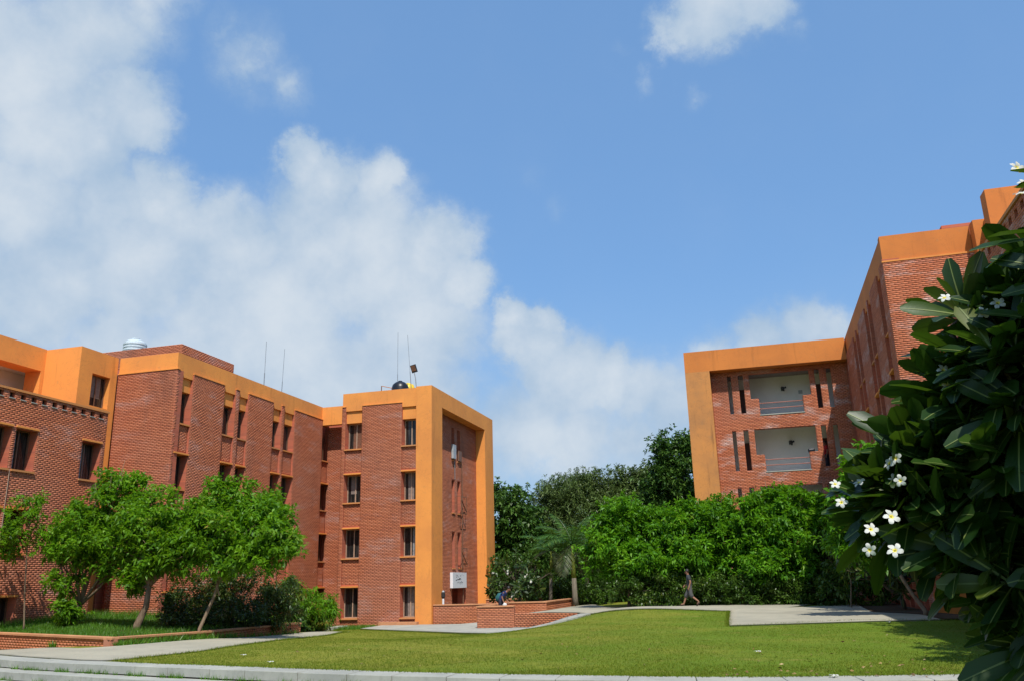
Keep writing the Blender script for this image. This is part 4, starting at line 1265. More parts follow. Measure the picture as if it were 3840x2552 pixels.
WALK = dict(pelvis=(0, 0, .86), waist=(.01, 0, 1.02), chest=(.03, 0, 1.22), neck=(.05, 0, 1.40), jaw=(.085, 0, 1.46), skull=(.085, 0, 1.54), crown=(.075, 0, 1.60), ahead=(1, 0, -0.08),
    shL=(.03, .175, 1.33), elL=(-.06, .21, 1.06), wrL=(.02, .21, .83), shR=(.03, -.175, 1.33), elR=(-.01, -.21, 1.05), wrR=(.20, -.17, .92),
    hiL=(0, .085, .83), knL=(-.03, .09, .46), anL=(-.37, .09, .19), toL=(-.28, .09, .06), hiR=(0, -.085, .83), knR=(.19, -.09, .47), anR=(.34, -.09, .095), toR=(.48, -.09, .06))
zf = g(-3.3, 41.6)
make_person('person in dark shirt and long grey shorts walking left along the back path', (-3.32, 41.6, max(0.085, g(-3.32, 41.6)+0.005)+0.032), math.pi, WALK, shirt='cloth_charcoal', lower='cloth_grey', lower_end=0.30, sleeve=0.55, flare=1.45)
STOOP = dict(pelvis=(-.10, 0, .82), waist=(-.04, 0, .98), chest=(.14, 0, 1.16), neck=(.26, 0, 1.28), jaw=(.34, 0, 1.32), skull=(.36, 0, 1.41), crown=(.35, 0, 1.47), ahead=(.9, 0, -0.35),
    shL=(.16, .175, 1.24), elL=(.12, .22, .98), wrL=(.22, .20, .78), shR=(.16, -.175, 1.24), elR=(.06, -.22, .98), wrR=(.14, -.20, .76),
    hiL=(-.10, .085, .80), knL=(.10, .09, .45), anL=(.02, .09, .09), toL=(.16, .09, .045), hiR=(-.10, -.085, .80), knR=(-.06, -.09, .43), anR=(-.30, -.09, .15), toR=(-.20, -.09, .045))
tp, M_ = make_person('person in blue shirt with teal backpack stooping behind the short brick parapet', (-12.75, 42.7, -0.22), 0.0, STOOP, shirt='cloth_blue', lower='cloth_navy', lower_end=0.95, sleeve=0.6)
bp = MB(); bp.tube([(-.24, 0, .80), (-.22, 0, .95), (-.10, 0, 1.10), (-.02, 0, 1.16)], [0.10, 0.15, 0.14, 0.07], 10)
o = bpy.data.objects.new('backpack', bp.mesh('backpack', MAT['cloth_teal'], True)); put(o, None, M_); tag(o, 'teal backpack on the back of the stooping person', 'backpack')
bp = MB(); bp.tube([(.20, -.22, .55), (.19, -.22, .66), (.16, -.21, .72)], [0.10, 0.12, 0.03], 10)
o = bpy.data.objects.new('carrier_bag', bp.mesh('carrier_bag', MAT['cloth_white'], True)); put(o, None, M_); tag(o, 'white carrier bag hanging from the hand of the stooping person', 'bag')
STAND = dict(pelvis=(0, 0, .90), waist=(0, 0, 1.05), chest=(.01, 0, 1.27), neck=(.02, 0, 1.45), jaw=(.04, 0, 1.51), skull=(.03, 0, 1.60), crown=(.02, 0, 1.66), ahead=(1, 0, 0),
    shL=(.01, .18, 1.38), elL=(-.02, .22, 1.10), wrL=(.06, .22, .86), shR=(.01, -.18, 1.38), elR=(-.02, -.22, 1.10), wrR=(.06, -.22, .86),
    hiL=(0, .09, .87), knL=(.02, .09, .47), anL=(0, .09, .085), toL=(.14, .09, .045), hiR=(0, -.09, .87), knR=(.02, -.09, .47), anR=(0, -.09, .085), toR=(.14, -.09, .045))
make_person('person in red shirt behind the slit right of the second balcony from the top', (3.97, YB+0.75, sz(9.76)-3.13), math.pi*1.05, STAND, shirt='cloth_red', lower='cloth_navy', lower_end=0.95)

# ================================================================== plants
def unit(v): return v/np.maximum(np.linalg.norm(v, axis=-1, keepdims=True), 1e-9)
def D2M(Y): return 1.6278/FPX*Y*1.06
def lobe(dx, dy, Y, rx, rz, depth=1.0):
    c = at(dx, dy, Y); k = D2M(Y)
    return (c.x, c.y, c.z, rx*k, max(rx, rz)*k*depth, rz*k)

def leaf_quads(P, D, L, Wd, rng, fold=0.25, droop=0.25):
    n = len(P)
    L = L*rng.uniform(0.65, 1.2, (n, 1)); Wd = Wd*rng.uniform(0.75, 1.2, (n, 1))
    s = unit(np.cross(D, unit(rng.normal(size=(n, 3))*0.55+np.array((0, 0, 1.0)))))
    nn = np.cross(s, D)
    tip = P + D*L; tip[:, 2] -= droop*L[:, 0]
    mid = P + D*L*0.45
    V = np.stack([P, mid+s*Wd*0.5+nn*Wd*fold*0.5, tip, mid-s*Wd*0.5+nn*Wd*fold*0.5], 1).reshape(-1, 3)
    return V, np.arange(4*n).reshape(n, 4)

def foliage(lobes, dens, per, L, Wd, seed, shell=0.6, cl=0.30, droop=0.25, up=0.35, clusters=9.0, sparse=1.0):
    """leaf clumps gathered into sprays over a set of ellipsoids"""
    rng = np.random.default_rng(seed)
    PP, DD, RR = [], [], []
    for (cx, cy, cz, rx, ry, rz) in lobes:
        area = 4*math.pi*((rx*ry)**1.6/3+(rx*rz)**1.6/3+(ry*rz)**1.6/3)**(1/1.6)
        nc = max(6, int(area*clusters*0.25*sparse))
        u = unit(rng.normal(size=(nc, 3)))
        rad = (1-shell*rng.random((nc, 1))**1.7)*(1+0.16*np.sin(u[:, :1]*5+cx)*np.sin(u[:, 1:2]*6+cy)+0.10*rng.normal(size=(nc, 1)))
        C = np.array((cx, cy, cz))+u*rad*np.array((rx, ry, rz))
        nk = max(2, int(dens/ clusters*4))
        pos_ = np.repeat(C, nk, 0)+rng.normal(size=(nc*nk, 3))*cl*np.array((1, 1, 0.75))
        ax = unit(np.repeat(u, nk, 0)*0.8+np.array((0, 0, up))+rng.normal(size=(nc*nk, 3))*0.4)
        base = np.repeat(pos_, per, 0)+rng.normal(size=(nc*nk*per, 3))*0.05
        d = unit(np.repeat(ax, per, 0)*0.55+unit(rng.normal(size=(nc*nk*per, 3))))
        PP.append(base); DD.append(d)
        tint = np.repeat(np.repeat(rng.random(nc)*0.45, nk), per)+rng.random(nc*nk*per)*0.55
        RR.append(tint)
    P, D, R_ = np.concatenate(PP), np.concatenate(DD), np.concatenate(RR)
    V, F_ = leaf_quads(P, D, L, Wd, rng, droop=droop)
    return V, F_, R_

def limbs(mb, base, lobes, r0, rng, fork=0.35, seg=7):
    base = Vector(base)
    cen = sum((Vector(l[:3]) for l in lobes), Vector((0, 0, 0)))/len(lobes)
    lowz = min(l[2]-l[5] for l in lobes)
    fk = base.lerp(Vector((cen.x*0.6+base.x*0.4, cen.y*0.6+base.y*0.4, max(lowz+0.3, base.z+0.8))), 1.0)
    mid = base.lerp(fk, 0.5)+Vector((rng.uniform(-.08, .08), rng.uniform(-.08, .08), 0))
    mb.tube([base-Vector((0, 0, 0.1)), base+Vector((0, 0, 0.15)), mid, fk], [r0*1.5, r0*1.1, r0*0.9, r0*0.75], seg)
    for l in lobes:
        c = Vector(l[:3])
        q = fk.lerp(c, 0.5)+Vector((rng.uniform(-.2, .2), rng.uniform(-.2, .2), -0.1))
        mb.tube([fk-Vector((0, 0, 0.05)), q, c, c+(c-q)*0.5], [r0*0.6, r0*0.42, r0*0.22, r0*0.06], 6)
        for k in range(5):
            e = c+Vector((rng.uniform(-1, 1)*l[3], rng.uniform(-1, 1)*l[4], rng.uniform(-.4, .9)*l[5]))*0.85
            s_ = fk.lerp(c, rng.uniform(0.4, 0.95))
            mb.tube([s_, s_.lerp(e, 0.55)+Vector((0, 0, 0.08)), e], [r0*0.25, r0*0.16, r0*0.05], 5)

def tree(name, label, base, lobes, mat, seed, dens=26, per=7, L=0.22, Wd=0.09, r0=0.09, bark='bark', cat='tree', group=None, trunk=True, **kw):
    t_ = thing(name, base, label, cat, group)
    V, F_, R_ = foliage(lobes, dens, per, L, Wd, seed, **kw)
    o = bpy.data.objects.new('crown' if cat == 'tree' else 'foliage', np_mesh('crown', V, F_, MAT[mat], R_)); put(o, t_)
    if trunk:
        mb = MB(); limbs(mb, base, lobes, r0, random.Random(seed))
        mb.build('trunk' if cat == 'tree' else 'stems', MAT[bark], t_, smooth=True)
    return t_

# garden trees on the left
G1 = 'trees in the left garden'
b0 = at(60, 1400, 26.2)
tree('garden_tree', 'sparse young tree at the left edge in front of the brick block', (b0.x, 26.2, 0.3),
     [lobe(68, 1165, 25.6, 20, 40), lobe(40, 1215, 25.2, 30, 28), lobe(100, 1232, 26, 34, 30), lobe(20, 1255, 25.4, 24, 20)], 'leaf_garden', 21, dens=28, per=7, L=0.20, Wd=0.075, r0=0.03, group=G1, cl=0.2, sparse=0.9)
b0 = at(165, 1428, 27.0)
tree('garden_tree', 'bushy green tree with leafy forked trunk, left of the dark bush', (b0.x, 27.0, 0.33),
     [lobe(268, 1125, 27.2, 62, 42), lobe(318, 1165, 27.4, 42, 50), lobe(215, 1190, 27, 70, 45), lobe(160, 1225, 26.6, 45, 45), lobe(255, 1245, 27, 80, 50), lobe(190, 1285, 26.8, 55, 34), lobe(130, 1260, 26.4, 30, 34), lobe(270, 1300, 27, 40, 26), lobe(150, 1345, 26.5, 30, 36), lobe(155, 1400, 26.5, 18, 22)],
     'leaf_garden', 22, dens=40, per=7, L=0.21, Wd=0.085, r0=0.10, group=G1, cl=0.19, shell=0.75)
b0 = at(315, 1447, 26.6)
tree('garden_tree', 'green tree with a short thick trunk in the middle of the left garden', (b0.x, 26.6, 0.22),
     [lobe(345, 1185, 26.6, 62, 48), lobe(300, 1240, 26.3, 60, 48), lobe(410, 1190, 26.8, 55, 45), lobe(385, 1255, 26.5, 70, 50), lobe(330, 1295, 26.4, 60, 34), lobe(410, 1290, 26.4, 50, 28), lobe(440, 1230, 26.6, 50, 50), lobe(300, 1345, 26.5, 28, 22)],
     'leaf_garden', 23, dens=40, per=7, L=0.21, Wd=0.085, r0=0.12, group=G1, cl=0.19, shell=0.75)
b0 = at(460, 1443, 26.0)
t3 = tree('garden_tree', 'spreading green tree on a thin leaning trunk, nearest the tower in the left garden', (b0.x, 26.0, 0.1),
     [lobe(522, 1135, 27, 46, 44), lobe(590, 1165, 27.2, 55, 45), lobe(480, 1190, 26.8, 55, 42), lobe(560, 1215, 26.6, 95, 48), lobe(640, 1215, 27, 42, 55), lobe(490, 1262, 26.4, 60, 34), lobe(610, 1268, 26.6, 62, 38), lobe(560, 1180, 27.6, 90, 56), lobe(440, 1225, 26.5, 45, 45), lobe(540, 1285, 26.2, 60, 26), lobe(660, 1255, 27, 24, 36)],
     'leaf_garden', 24, dens=42, per=7, L=0.21, Wd=0.085, r0=0.055, group=G1, cl=0.19, shell=0.75)
a = at(490, 1275, 26.6)
MB().tube([at(505, 1370, 26.1), at(497, 1330, 26.3), a], [0.03, 0.024, 0.018], 6).build('trunk', MAT['bark'], t3, smooth=True)
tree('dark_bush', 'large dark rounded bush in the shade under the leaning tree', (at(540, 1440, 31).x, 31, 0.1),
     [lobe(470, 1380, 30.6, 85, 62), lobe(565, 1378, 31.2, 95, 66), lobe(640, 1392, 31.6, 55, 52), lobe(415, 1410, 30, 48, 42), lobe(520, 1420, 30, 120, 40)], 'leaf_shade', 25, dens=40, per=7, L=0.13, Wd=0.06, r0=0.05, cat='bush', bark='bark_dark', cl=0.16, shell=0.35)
# croton and arching leaf plants at the foot of the link
CR = [(655, 1352, 36, 34, 26, 'reddish leaved shrub above the right end of the planter wall'), (700, 1385, 38, 40, 36, 'green shrub between the planter wall and the tower'),
      (742, 1392, 40, 30, 36, 'leafy shrub touching the left corner of the tower'), (725, 1425, 38.5, 34, 22, 'low croton with orange leaves at the left foot of the tower'), (672, 1420, 36.5, 34, 28, 'dark shrub behind the end of the planter wall')]
for i, (dx, dy, Y, rx, rz, lab) in enumerate(CR):
    tree('croton_shrub', lab, (at(dx, 1450, Y).x, Y, -0.5), [lobe(dx, dy, Y, rx*0.8, rz*0.8), lobe(dx+rx*0.3, dy+rz*0.4, Y-0.3, rx*0.6, rz*0.6)],
         'leaf_croton' if i in (0, 3) else 'leaf_hedge' if i == 4 else 'leaf_garden', 30+i, dens=30, per=7, L=0.34 if i in (1, 2) else 0.24, Wd=0.07, r0=0.03, cat='shrub', group='shrubs beside the tower', droop=0.45, cl=0.18, up=0.6)

# bright trees along the back path
G2 = 'bright green trees behind the back path'
tree('bright_tree', 'bright green tree left of the walking person, beside the palms', (at(1450, 1385, 45.6).x, 45.6, 0.12),
     [lobe(1440, 1185, 46.0, 52, 36), lobe(1400, 1225, 45.7, 42, 42), lobe(1480, 1225, 46, 62, 46), lobe(1425, 1275, 45.3, 62, 44), lobe(1520, 1195, 46.4, 30, 26), lobe(1495, 1300, 45.2, 72, 34), lobe(1400, 1290, 45.6, 30, 30)],
     'leaf_bright', 41, dens=30, per=8, L=0.27, Wd=0.105, r0=0.10, group=G2, cl=0.20, shell=0.75, sparse=1.0)
tree('bright_tree', 'bright green tree just above the walking person', (at(1610, 1385, 45.6).x, 45.6, 0.12),
     [lobe(1608, 1185, 45.9, 58, 34), lobe(1572, 1225, 45.5, 52, 46), lobe(1650, 1230, 45.7, 58, 48), lobe(1600, 1285, 45.2, 75, 44), lobe(1560, 1310, 45.3, 40, 26), lobe(1660, 1160, 46.0, 18, 14)],
     'leaf_bright', 42, dens=30, per=8, L=0.27, Wd=0.105, r0=0.10, group=G2, cl=0.20, shell=0.75, sparse=1.0)
tree('bright_tree', 'broad bright green tree in front of the balconies', (at(1790, 1385, 45.4).x, 45.4, 0.12),
     [lobe(1745, 1185, 45.6, 58, 38), lobe(1825, 1165, 45.8, 62, 34), lobe(1710, 1235, 45.3, 55, 50), lobe(1800, 1240, 45.4, 85, 52), lobe(1880, 1215, 45.4, 34, 46), lobe(1765, 1300, 45.0, 85, 38), lobe(1860, 1295, 45.0, 52, 38), lobe(1770, 1150, 45.8, 16, 14)],
     'leaf_bright', 43, dens=30, per=8, L=0.27, Wd=0.105, r0=0.12, group=G2, cl=0.20, shell=0.75, sparse=1.0)
hl = [lobe(1440+26*k, 1358+(k % 3)*3, 44.0, 24, 36 if k % 2 else 31, 0.8) for k in range(19)]
tree('hedge', 'clipped dark green hedge along the back path behind the walking person', (at(1660, 1396, 44.2).x, 44.2, 0.12), hl, 'leaf_hedge', 44, dens=38, per=7, L=0.15, Wd=0.075, r0=0.03, cat='hedge', bark='bark_dark', shell=0.45, cl=0.16)
# tall dark trees at the back
tree('dense_tree', 'dense dark tree right beside the tower corner', (at(1190, 1370, 60).x, 60, 0), [lobe(1188, 1165, 60, 34, 42), lobe(1180, 1225, 60, 46, 50), lobe(1200, 1285, 60, 50, 45), lobe(1150, 1260, 61, 34, 50), lobe(1225, 1215, 61, 30, 40), lobe(1146, 1145, 63, 14, 26)],
     'leaf_dark', 51, dens=22, per=7, L=0.34, Wd=0.15, r0=0.14, bark='bark_dark', cl=0.32)
tree('feathery_tree', 'grey-green feathery tree in the middle of the background', (at(1320, 1370, 66).x, 66, 0), [lobe(1310, 1135, 66, 66, 40), lobe(1365, 1115, 66.5, 45, 34), lobe(1270, 1165, 66, 45, 45), lobe(1340, 1190, 65.5, 85, 50), lobe(1300, 1240, 65, 70, 40), lobe(1385, 1150, 67, 30, 40)],
     'leaf_olive', 52, dens=22, per=9, L=0.34, Wd=0.07, r0=0.16, bark='bark', cl=0.40, up=0.7)
tree('olive_tree', 'rounded olive green tree between the feathery tree and the tall one', (at(1455, 1370, 68).x, 68, 0), [lobe(1455, 1125, 68, 50, 42), lobe(1490, 1105, 68, 34, 34), lobe(1435, 1180, 67, 60, 50), lobe(1490, 1185, 67.5, 50, 50), lobe(1410, 1135, 69, 24, 30)],
     'leaf_olive', 53, dens=22, per=8, L=0.32, Wd=0.10, r0=0.16, cl=0.36)
tree('tall_tree', 'tall dark tree touching the orange column of the right building', (at(1570, 1370, 64).x, 64, 0), [lobe(1535, 1050, 64, 26, 42), lobe(1582, 1030, 64, 24, 34), lobe(1560, 1110, 64, 50, 55), lobe(1520, 1130, 64.5, 30, 40), lobe(1560, 1190, 64, 55, 50), lobe(1512, 1180, 65, 30, 40)],
     'leaf_dark', 54, dens=22, per=7, L=0.34, Wd=0.14, r0=0.17, bark='bark_dark', cl=0.34)
for i, (dx, dy, Y, rx, rz, lab) in enumerate([(1165, 1330, 57, 50, 40, 'dark undergrowth tree at the tower corner'), (1250, 1305, 58, 55, 55, 'dark undergrowth tree left of the palms'), (1330, 1300, 60, 60, 55, 'dark undergrowth tree behind the palms'),
        (1410, 1310, 57, 50, 55, 'dark undergrowth tree right of the palms'), (1500, 1260, 60, 60, 60, 'dark undergrowth tree behind the bright trees')]):
    tree('undergrowth_tree', lab, (at(dx, 1375, Y).x, Y, 0), [lobe(dx, dy, Y, rx, rz), lobe(dx+20, dy+40, Y+.5, rx, rz*0.7)], 'leaf_dark', 60+i, dens=20, per=7, L=0.34, Wd=0.14, r0=0.10, bark='bark_dark', cl=0.34, group='undergrowth behind the path')
for i, (dx, Y, h, lab) in enumerate([(1300, 54, 26, 'low dark shrub under the palms'), (1375, 53, 24, 'low dark shrub left of the hedge'), (1250, 55, 26, 'low dark shrub behind the raised bed')]):
    tree('low_shrub', lab, (at(dx, 1385, Y).x, Y, 0.1), [lobe(dx, 1368, Y, 44, h)], 'leaf_hedge', 70+i, dens=26, per=7, L=0.22, Wd=0.10, r0=0.03, cat='shrub', cl=0.2, group='low shrubs under the palms')

# palms
def palm(label, base, top, fr_len, seed, shaft=0.45, n=13, dry=3, r=0.10):
    rng = random.Random(seed)
    base, top = Vector(base), Vector(top)
    t_ = thing('palm_tree', base, label, 'palm', 'palms behind the path')
    q = base.lerp(top, 1-shaft)
    MB().tube([base, base.lerp(q, 0.3), q], [r*1.35, r*1.05, r*0.9], 10).build('trunk', MAT['palm_trunk'], t_, smooth=True)
    MB().tube([q, q.lerp(top, 0.5), top], [r*0.95, r*0.8, r*0.5], 10).build('crown_shaft', MAT['palm_shaft'], t_, smooth=True)
    for k in range(n):
        an = 2*math.pi*k/n+rng.uniform(-.2, .2)
        isdry = k % 4 == 3 and dry > 0
        el = rng.uniform(0.5, 1.25) if not isdry else rng.uniform(-0.3, 0.2)
        hor = Vector((math.cos(an), math.sin(an), 0))
        pts = []
        p = top.copy(); d = (hor*math.cos(el)+Vector((0, 0, math.sin(el)))).normalized()
        steps_ = 9
        for s in range(steps_+1):
            pts.append(p.copy())
            p = p+d*fr_len/steps_
            d = (d+Vector((0, 0, -0.16 if not isdry else -0.24))).normalized()
        V = []; Fq = []
        side = hor.cross(Vector((0, 0, 1))).normalized()
        for s in range(steps_):
            for u_ in range(4):
                tt_ = (s+u_/4)/steps_
                if tt_ < 0.1: continue
                c = pts[s].lerp(pts[s+1], u_/4)
                dd = (pts[s+1]-pts[s]).normalized()
                ll = fr_len*0.30*math.sin(math.pi*min(1, tt_*0.85+0.15))**0.6*rng.uniform(.85, 1.1)
                for sg_ in (-1, 1):
                    e = c+side*sg_*ll*0.75+dd*ll*0.55-Vector((0, 0, ll*rng.uniform(.2, .5)))
                    m_ = c.lerp(e, 0.45)
                    wv = dd*0.025
                    n_ = len(V)
                    V += [tuple(c), tuple(m_+wv), tuple(e), tuple(m_-wv)]
                    Fq.append((n_, n_+1, n_+2, n_+3))
        fo = MB().tube(pts, [0.035-0.003*i_ for i_ in range(len(pts))], 5).build('frond', MAT['leaf_frond_dry' if isdry else 'leaf_palm'], t_)
        o = bpy.data.objects.new('leaflets', np_mesh('leaflets', V, Fq, MAT['leaf_frond_dry' if isdry else 'leaf_palm'], [rng.random() for _ in Fq])); put(o, fo); o['kind'] = 'stuff'
a, b_ = at(1325, 1375, 50.5), at(1318, 1255, 50.5)
palm('palm with yellow-green shaft, the largest of the palms', (a.x, 50.5, 0.12), b_, 2.6, 3, 0.55, 15, 3, 0.15)
a, b_ = at(1353, 1372, 54), at(1350, 1262, 54)
palm('slim palm right of the largest palm', (a.x, 54, 0.12), b_, 2.2, 4, 0.4, 12, 3, 0.09)
a, b_ = at(1268, 1378, 51.5), at(1270, 1268, 51.5)
palm('palm with drooping pale fronds left of the largest palm', (a.x, 51.5, 0.12), b_, 2.3, 5, 0.4, 13, 4, 0.10)

# ------------------------------------------------------------------ frangipani
def frangi_leaf(L, Wd, curl, n=6):
    st = np.linspace(0, 1, n+1)
    prof = np.interp(st, [0, .12, .3, .55, .78, .93, 1.0], [.06, .12, .52, .88, 1.0, .84, .30])
    V = []; F_ = []; MI = []
    for i, (t, w) in enumerate(zip(st, prof)):
        zc = curl*L*(0.25*t-0.9*t*t)
        for k in (-1, 0, 1):
            V.append((t*L, k*w*Wd/2, zc+(abs(k)*w*Wd*0.13)))
    for i in range(n):
        for k in (0, 1):
            F_.append((i*3+k, (i+1)*3+k, (i+1)*3+k+1, i*3+k+1)); MI.append(0)
    nb = len(V)
    for i, t in enumerate(st):
        zc = curl*L*(0.25*t-0.9*t*t)+0.0025
        ww = 0.0050*(1-0.75*t)+0.0008
        V += [(t*L, -ww, zc+0.001), (t*L, ww, zc+0.001)]
    for i in range(n):
        F_.append((nb+2*i, nb+2*i+2, nb+2*i+3, nb+2*i+1)); MI.append(1)
    return np.array(V), np.array(F_), np.array(MI)
LEAFV = [frangi_leaf(L, W_, c) for (L, W_, c) in ((0.34, 0.106, 0.10), (0.37, 0.112, 0.22), (0.31, 0.104, 0.05), (0.35, 0.100, 0.32), (0.28, 0.092, 0.15), (0.39, 0.115, 0.16))]
LEAFM = []
for i, (V, F_, MI) in enumerate(LEAFV):
    me = np_mesh('leaf', V, F_, MAT['leaf_frangipani'], [0.15*i]*len(F_), smooth=True)
    me.materials.append(MAT['midrib'])
    me.polygons.foreach_set('material_index', MI.astype(np.int32))
    LEAFM.append(me)
FLV = []; FLF = []; FLI = []
for k in range(5):
    an = 2*math.pi*k/5
    ca, sa = math.cos(an), math.sin(an)
    rows_ = [(0.004, 0.004, 0.0, 1), (0.014, 0.012, 0.006, 1), (0.030, 0.019, 0.012, 0), (0.045, 0.017, 0.010, 0), (0.054, 0.006, 0.004, 0)]
    for i, (r, w, z, m_) in enumerate(rows_):
        for s in (-1, 1):
            x, y = r, s*w+r*0.28
            FLV.append((x*ca-y*sa, x*sa+y*ca, z+(0.006 if s > 0 else 0)))
    for i in range(4):
        b0_ = k*10+i*2
        FLF.append((b0_, b0_+2, b0_+3, b0_+1)); FLI.append(1 if i == 0 else 0)
FLM = np_mesh('flower', FLV, FLF, MAT['petal'], [0.2+0.6*random.Random(i).random() for i in range(len(FLF))], smooth=True)
FLM.materials.append(MAT['petal_core']); FLM.polygons.foreach_set('material_index', np.array(FLI, dtype=np.int32))

def basis(x, up):
    x = x.normalized(); y = up.cross(x)
    y = y.normalized() if y.length > 1e-4 else x.orthogonal().normalized()
    z = x.cross(y)
    return Matrix(((x.x, y.x, z.x, 0), (x.y, y.y, z.y, 0), (x.z, y.z, z.z, 0), (0, 0, 0, 1)))

def frangipani(label, base, lobes, seed, flowers=(), nparts=0, scale=1.0, per=13, inner=0.5, r0=0.07, fork=None, group=None, fscale=1.0):
    """lobes: (x, y, z, rx, ry, rz, rosettes)"""
    rng = random.Random(seed)
    t_ = thing('frangipani_tree', base, label, 'tree', group)
    base = Vector(base)
    fk = Vector(fork) if fork else base+Vector((0, 0, 1.0))
    mb = MB()
    mb.tube([base-Vector((0, 0, .1)), base.lerp(fk, 0.5)+Vector((.04, -.03, 0)), fk], [r0*1.3, r0*1.05, r0*0.95], 10)
    mats = []
    for (cx, cy, cz, rx, ry, rz, nr) in lobes:
        c = Vector((cx, cy, cz))
        hub = fk.lerp(c, 0.62)+Vector((rng.uniform(-.1, .1), rng.uniform(-.1, .1), -0.12))
        mb.tube([fk-Vector((0, 0, .03)), fk.lerp(hub, .5)+Vector((0, 0, -.08)), hub], [r0*0.75, r0*0.55, r0*0.45], 8)
        for k in range(nr):
            d = Vector((rng.gauss(0, 1), rng.gauss(0, 1), rng.gauss(0, 1))).normalized()
            rad = 1-inner*rng.random()**1.6
            tip = c+Vector((d.x*rx, d.y*ry, d.z*rz))*rad
            ax = (d*0.8+Vector((0, 0, 0.55))+(tip-hub).normalized()*0.5+Vector((rng.gauss(0, .2), rng.gauss(0, .2), rng.gauss(0, .15)))).normalized()
            st = tip-ax*0.18*scale
            mb.tube([hub, hub.lerp(st, .6)+Vector((0, 0, -.04)), st, tip], [r0*0.28, r0*0.20, r0*0.16, r0*0.15], 5)
            ph0 = rng.uniform(0, 6.28)
            a1 = ax.orthogonal().normalized(); a2 = ax.cross(a1)
            npet = rng.randint(per-3, per+2)
            for j in range(npet):
                ph = ph0+j*2.39996
                th = math.radians(30+75*(j/npet)**0.8+rng.uniform(-9, 9))
                rad_ = (a1*math.cos(ph)+a2*math.sin(ph))
                x = ax*math.cos(th)+rad_*math.sin(th)
                upv = ax*math.sin(th)-rad_*math.cos(th)+Vector((rng.gauss(0, .15), rng.gauss(0, .15), rng.gauss(0, .15)))
                s_ = scale*rng.uniform(0.72, 1.12)
                pt = tip-ax*0.10*scale*(j/npet)
                M = Matrix.Translation(pt) @ basis(x, upv) @ Matrix.Scale(s_, 4)
                mats.append((M, rng.randrange(6)))
    mb.build('branches', MAT['bark_dark'], t_, smooth=True)
    order = []
    if nparts:
        for i, (M, v) in enumerate(mats):
            p = M.translation; q = p-EYE; cz = q.dot(_f)
            if cz < 1: continue
            px, py = 1920+FPX*q.dot(_r2)/cz, 1276-FPX*q.dot(_u2)/cz
            if -150 < px < 3800 and 0 < py < 2552:
                order.append((px*0.35+py*0.05+cz*250, i))
        order.sort()
    cs = [i for _, i in order[:nparts]]
    for i in cs:
        M, v = mats[i]
        o = bpy.data.objects.new('leaf', LEAFM[v]); put(o, t_, M)
    css = set(cs)
    VV, FF, MM, RR = [], [], [], []
    n = 0
    for i, (M, v) in enumerate(mats):
        if i in css: continue
        V, F_, MI = LEAFV[v]
        A_ = np.array(M)
        VV.append(V@A_[:3, :3].T+A_[:3, 3]); FF.append(F_+n); MM.append(MI); RR.append(np.full(len(F_), rng.random())); n += len(V)
    me = np_mesh('leaf_mass', np.concatenate(VV), np.concatenate(FF), MAT['leaf_frangipani'], np.concatenate(RR), smooth=True)
    me.materials.append(MAT['midrib']); me.polygons.foreach_set('material_index', np.concatenate(MM).astype(np.int32))
    o = bpy.data.objects.new('leaf_mass', me); put(o, t_); o['kind'] = 'stuff'
    for (p, k) in flowers:
        p = Vector(p)
        for j in range(k):
            ax = Vector((rng.gauss(-.25, .45), rng.gauss(-1, .35), rng.gauss(.35, .4))).normalized()
            q = p+Vector((rng.gauss(0, .055), rng.gauss(0, .03), rng.gauss(0, .05)))*fscale*(0 if k == 1 else 1)
            M = Matrix.Translation(q) @ basis(ax, Vector((rng.gauss(0, 1), 0, 1))) @ Matrix.Rotation(math.pi/2, 4, 'Y') @ Matrix.Scale(rng.uniform(.52, .74)*fscale, 4)
            o = bpy.data.objects.new('flower', FLM); put(o, t_, M)
    return t_

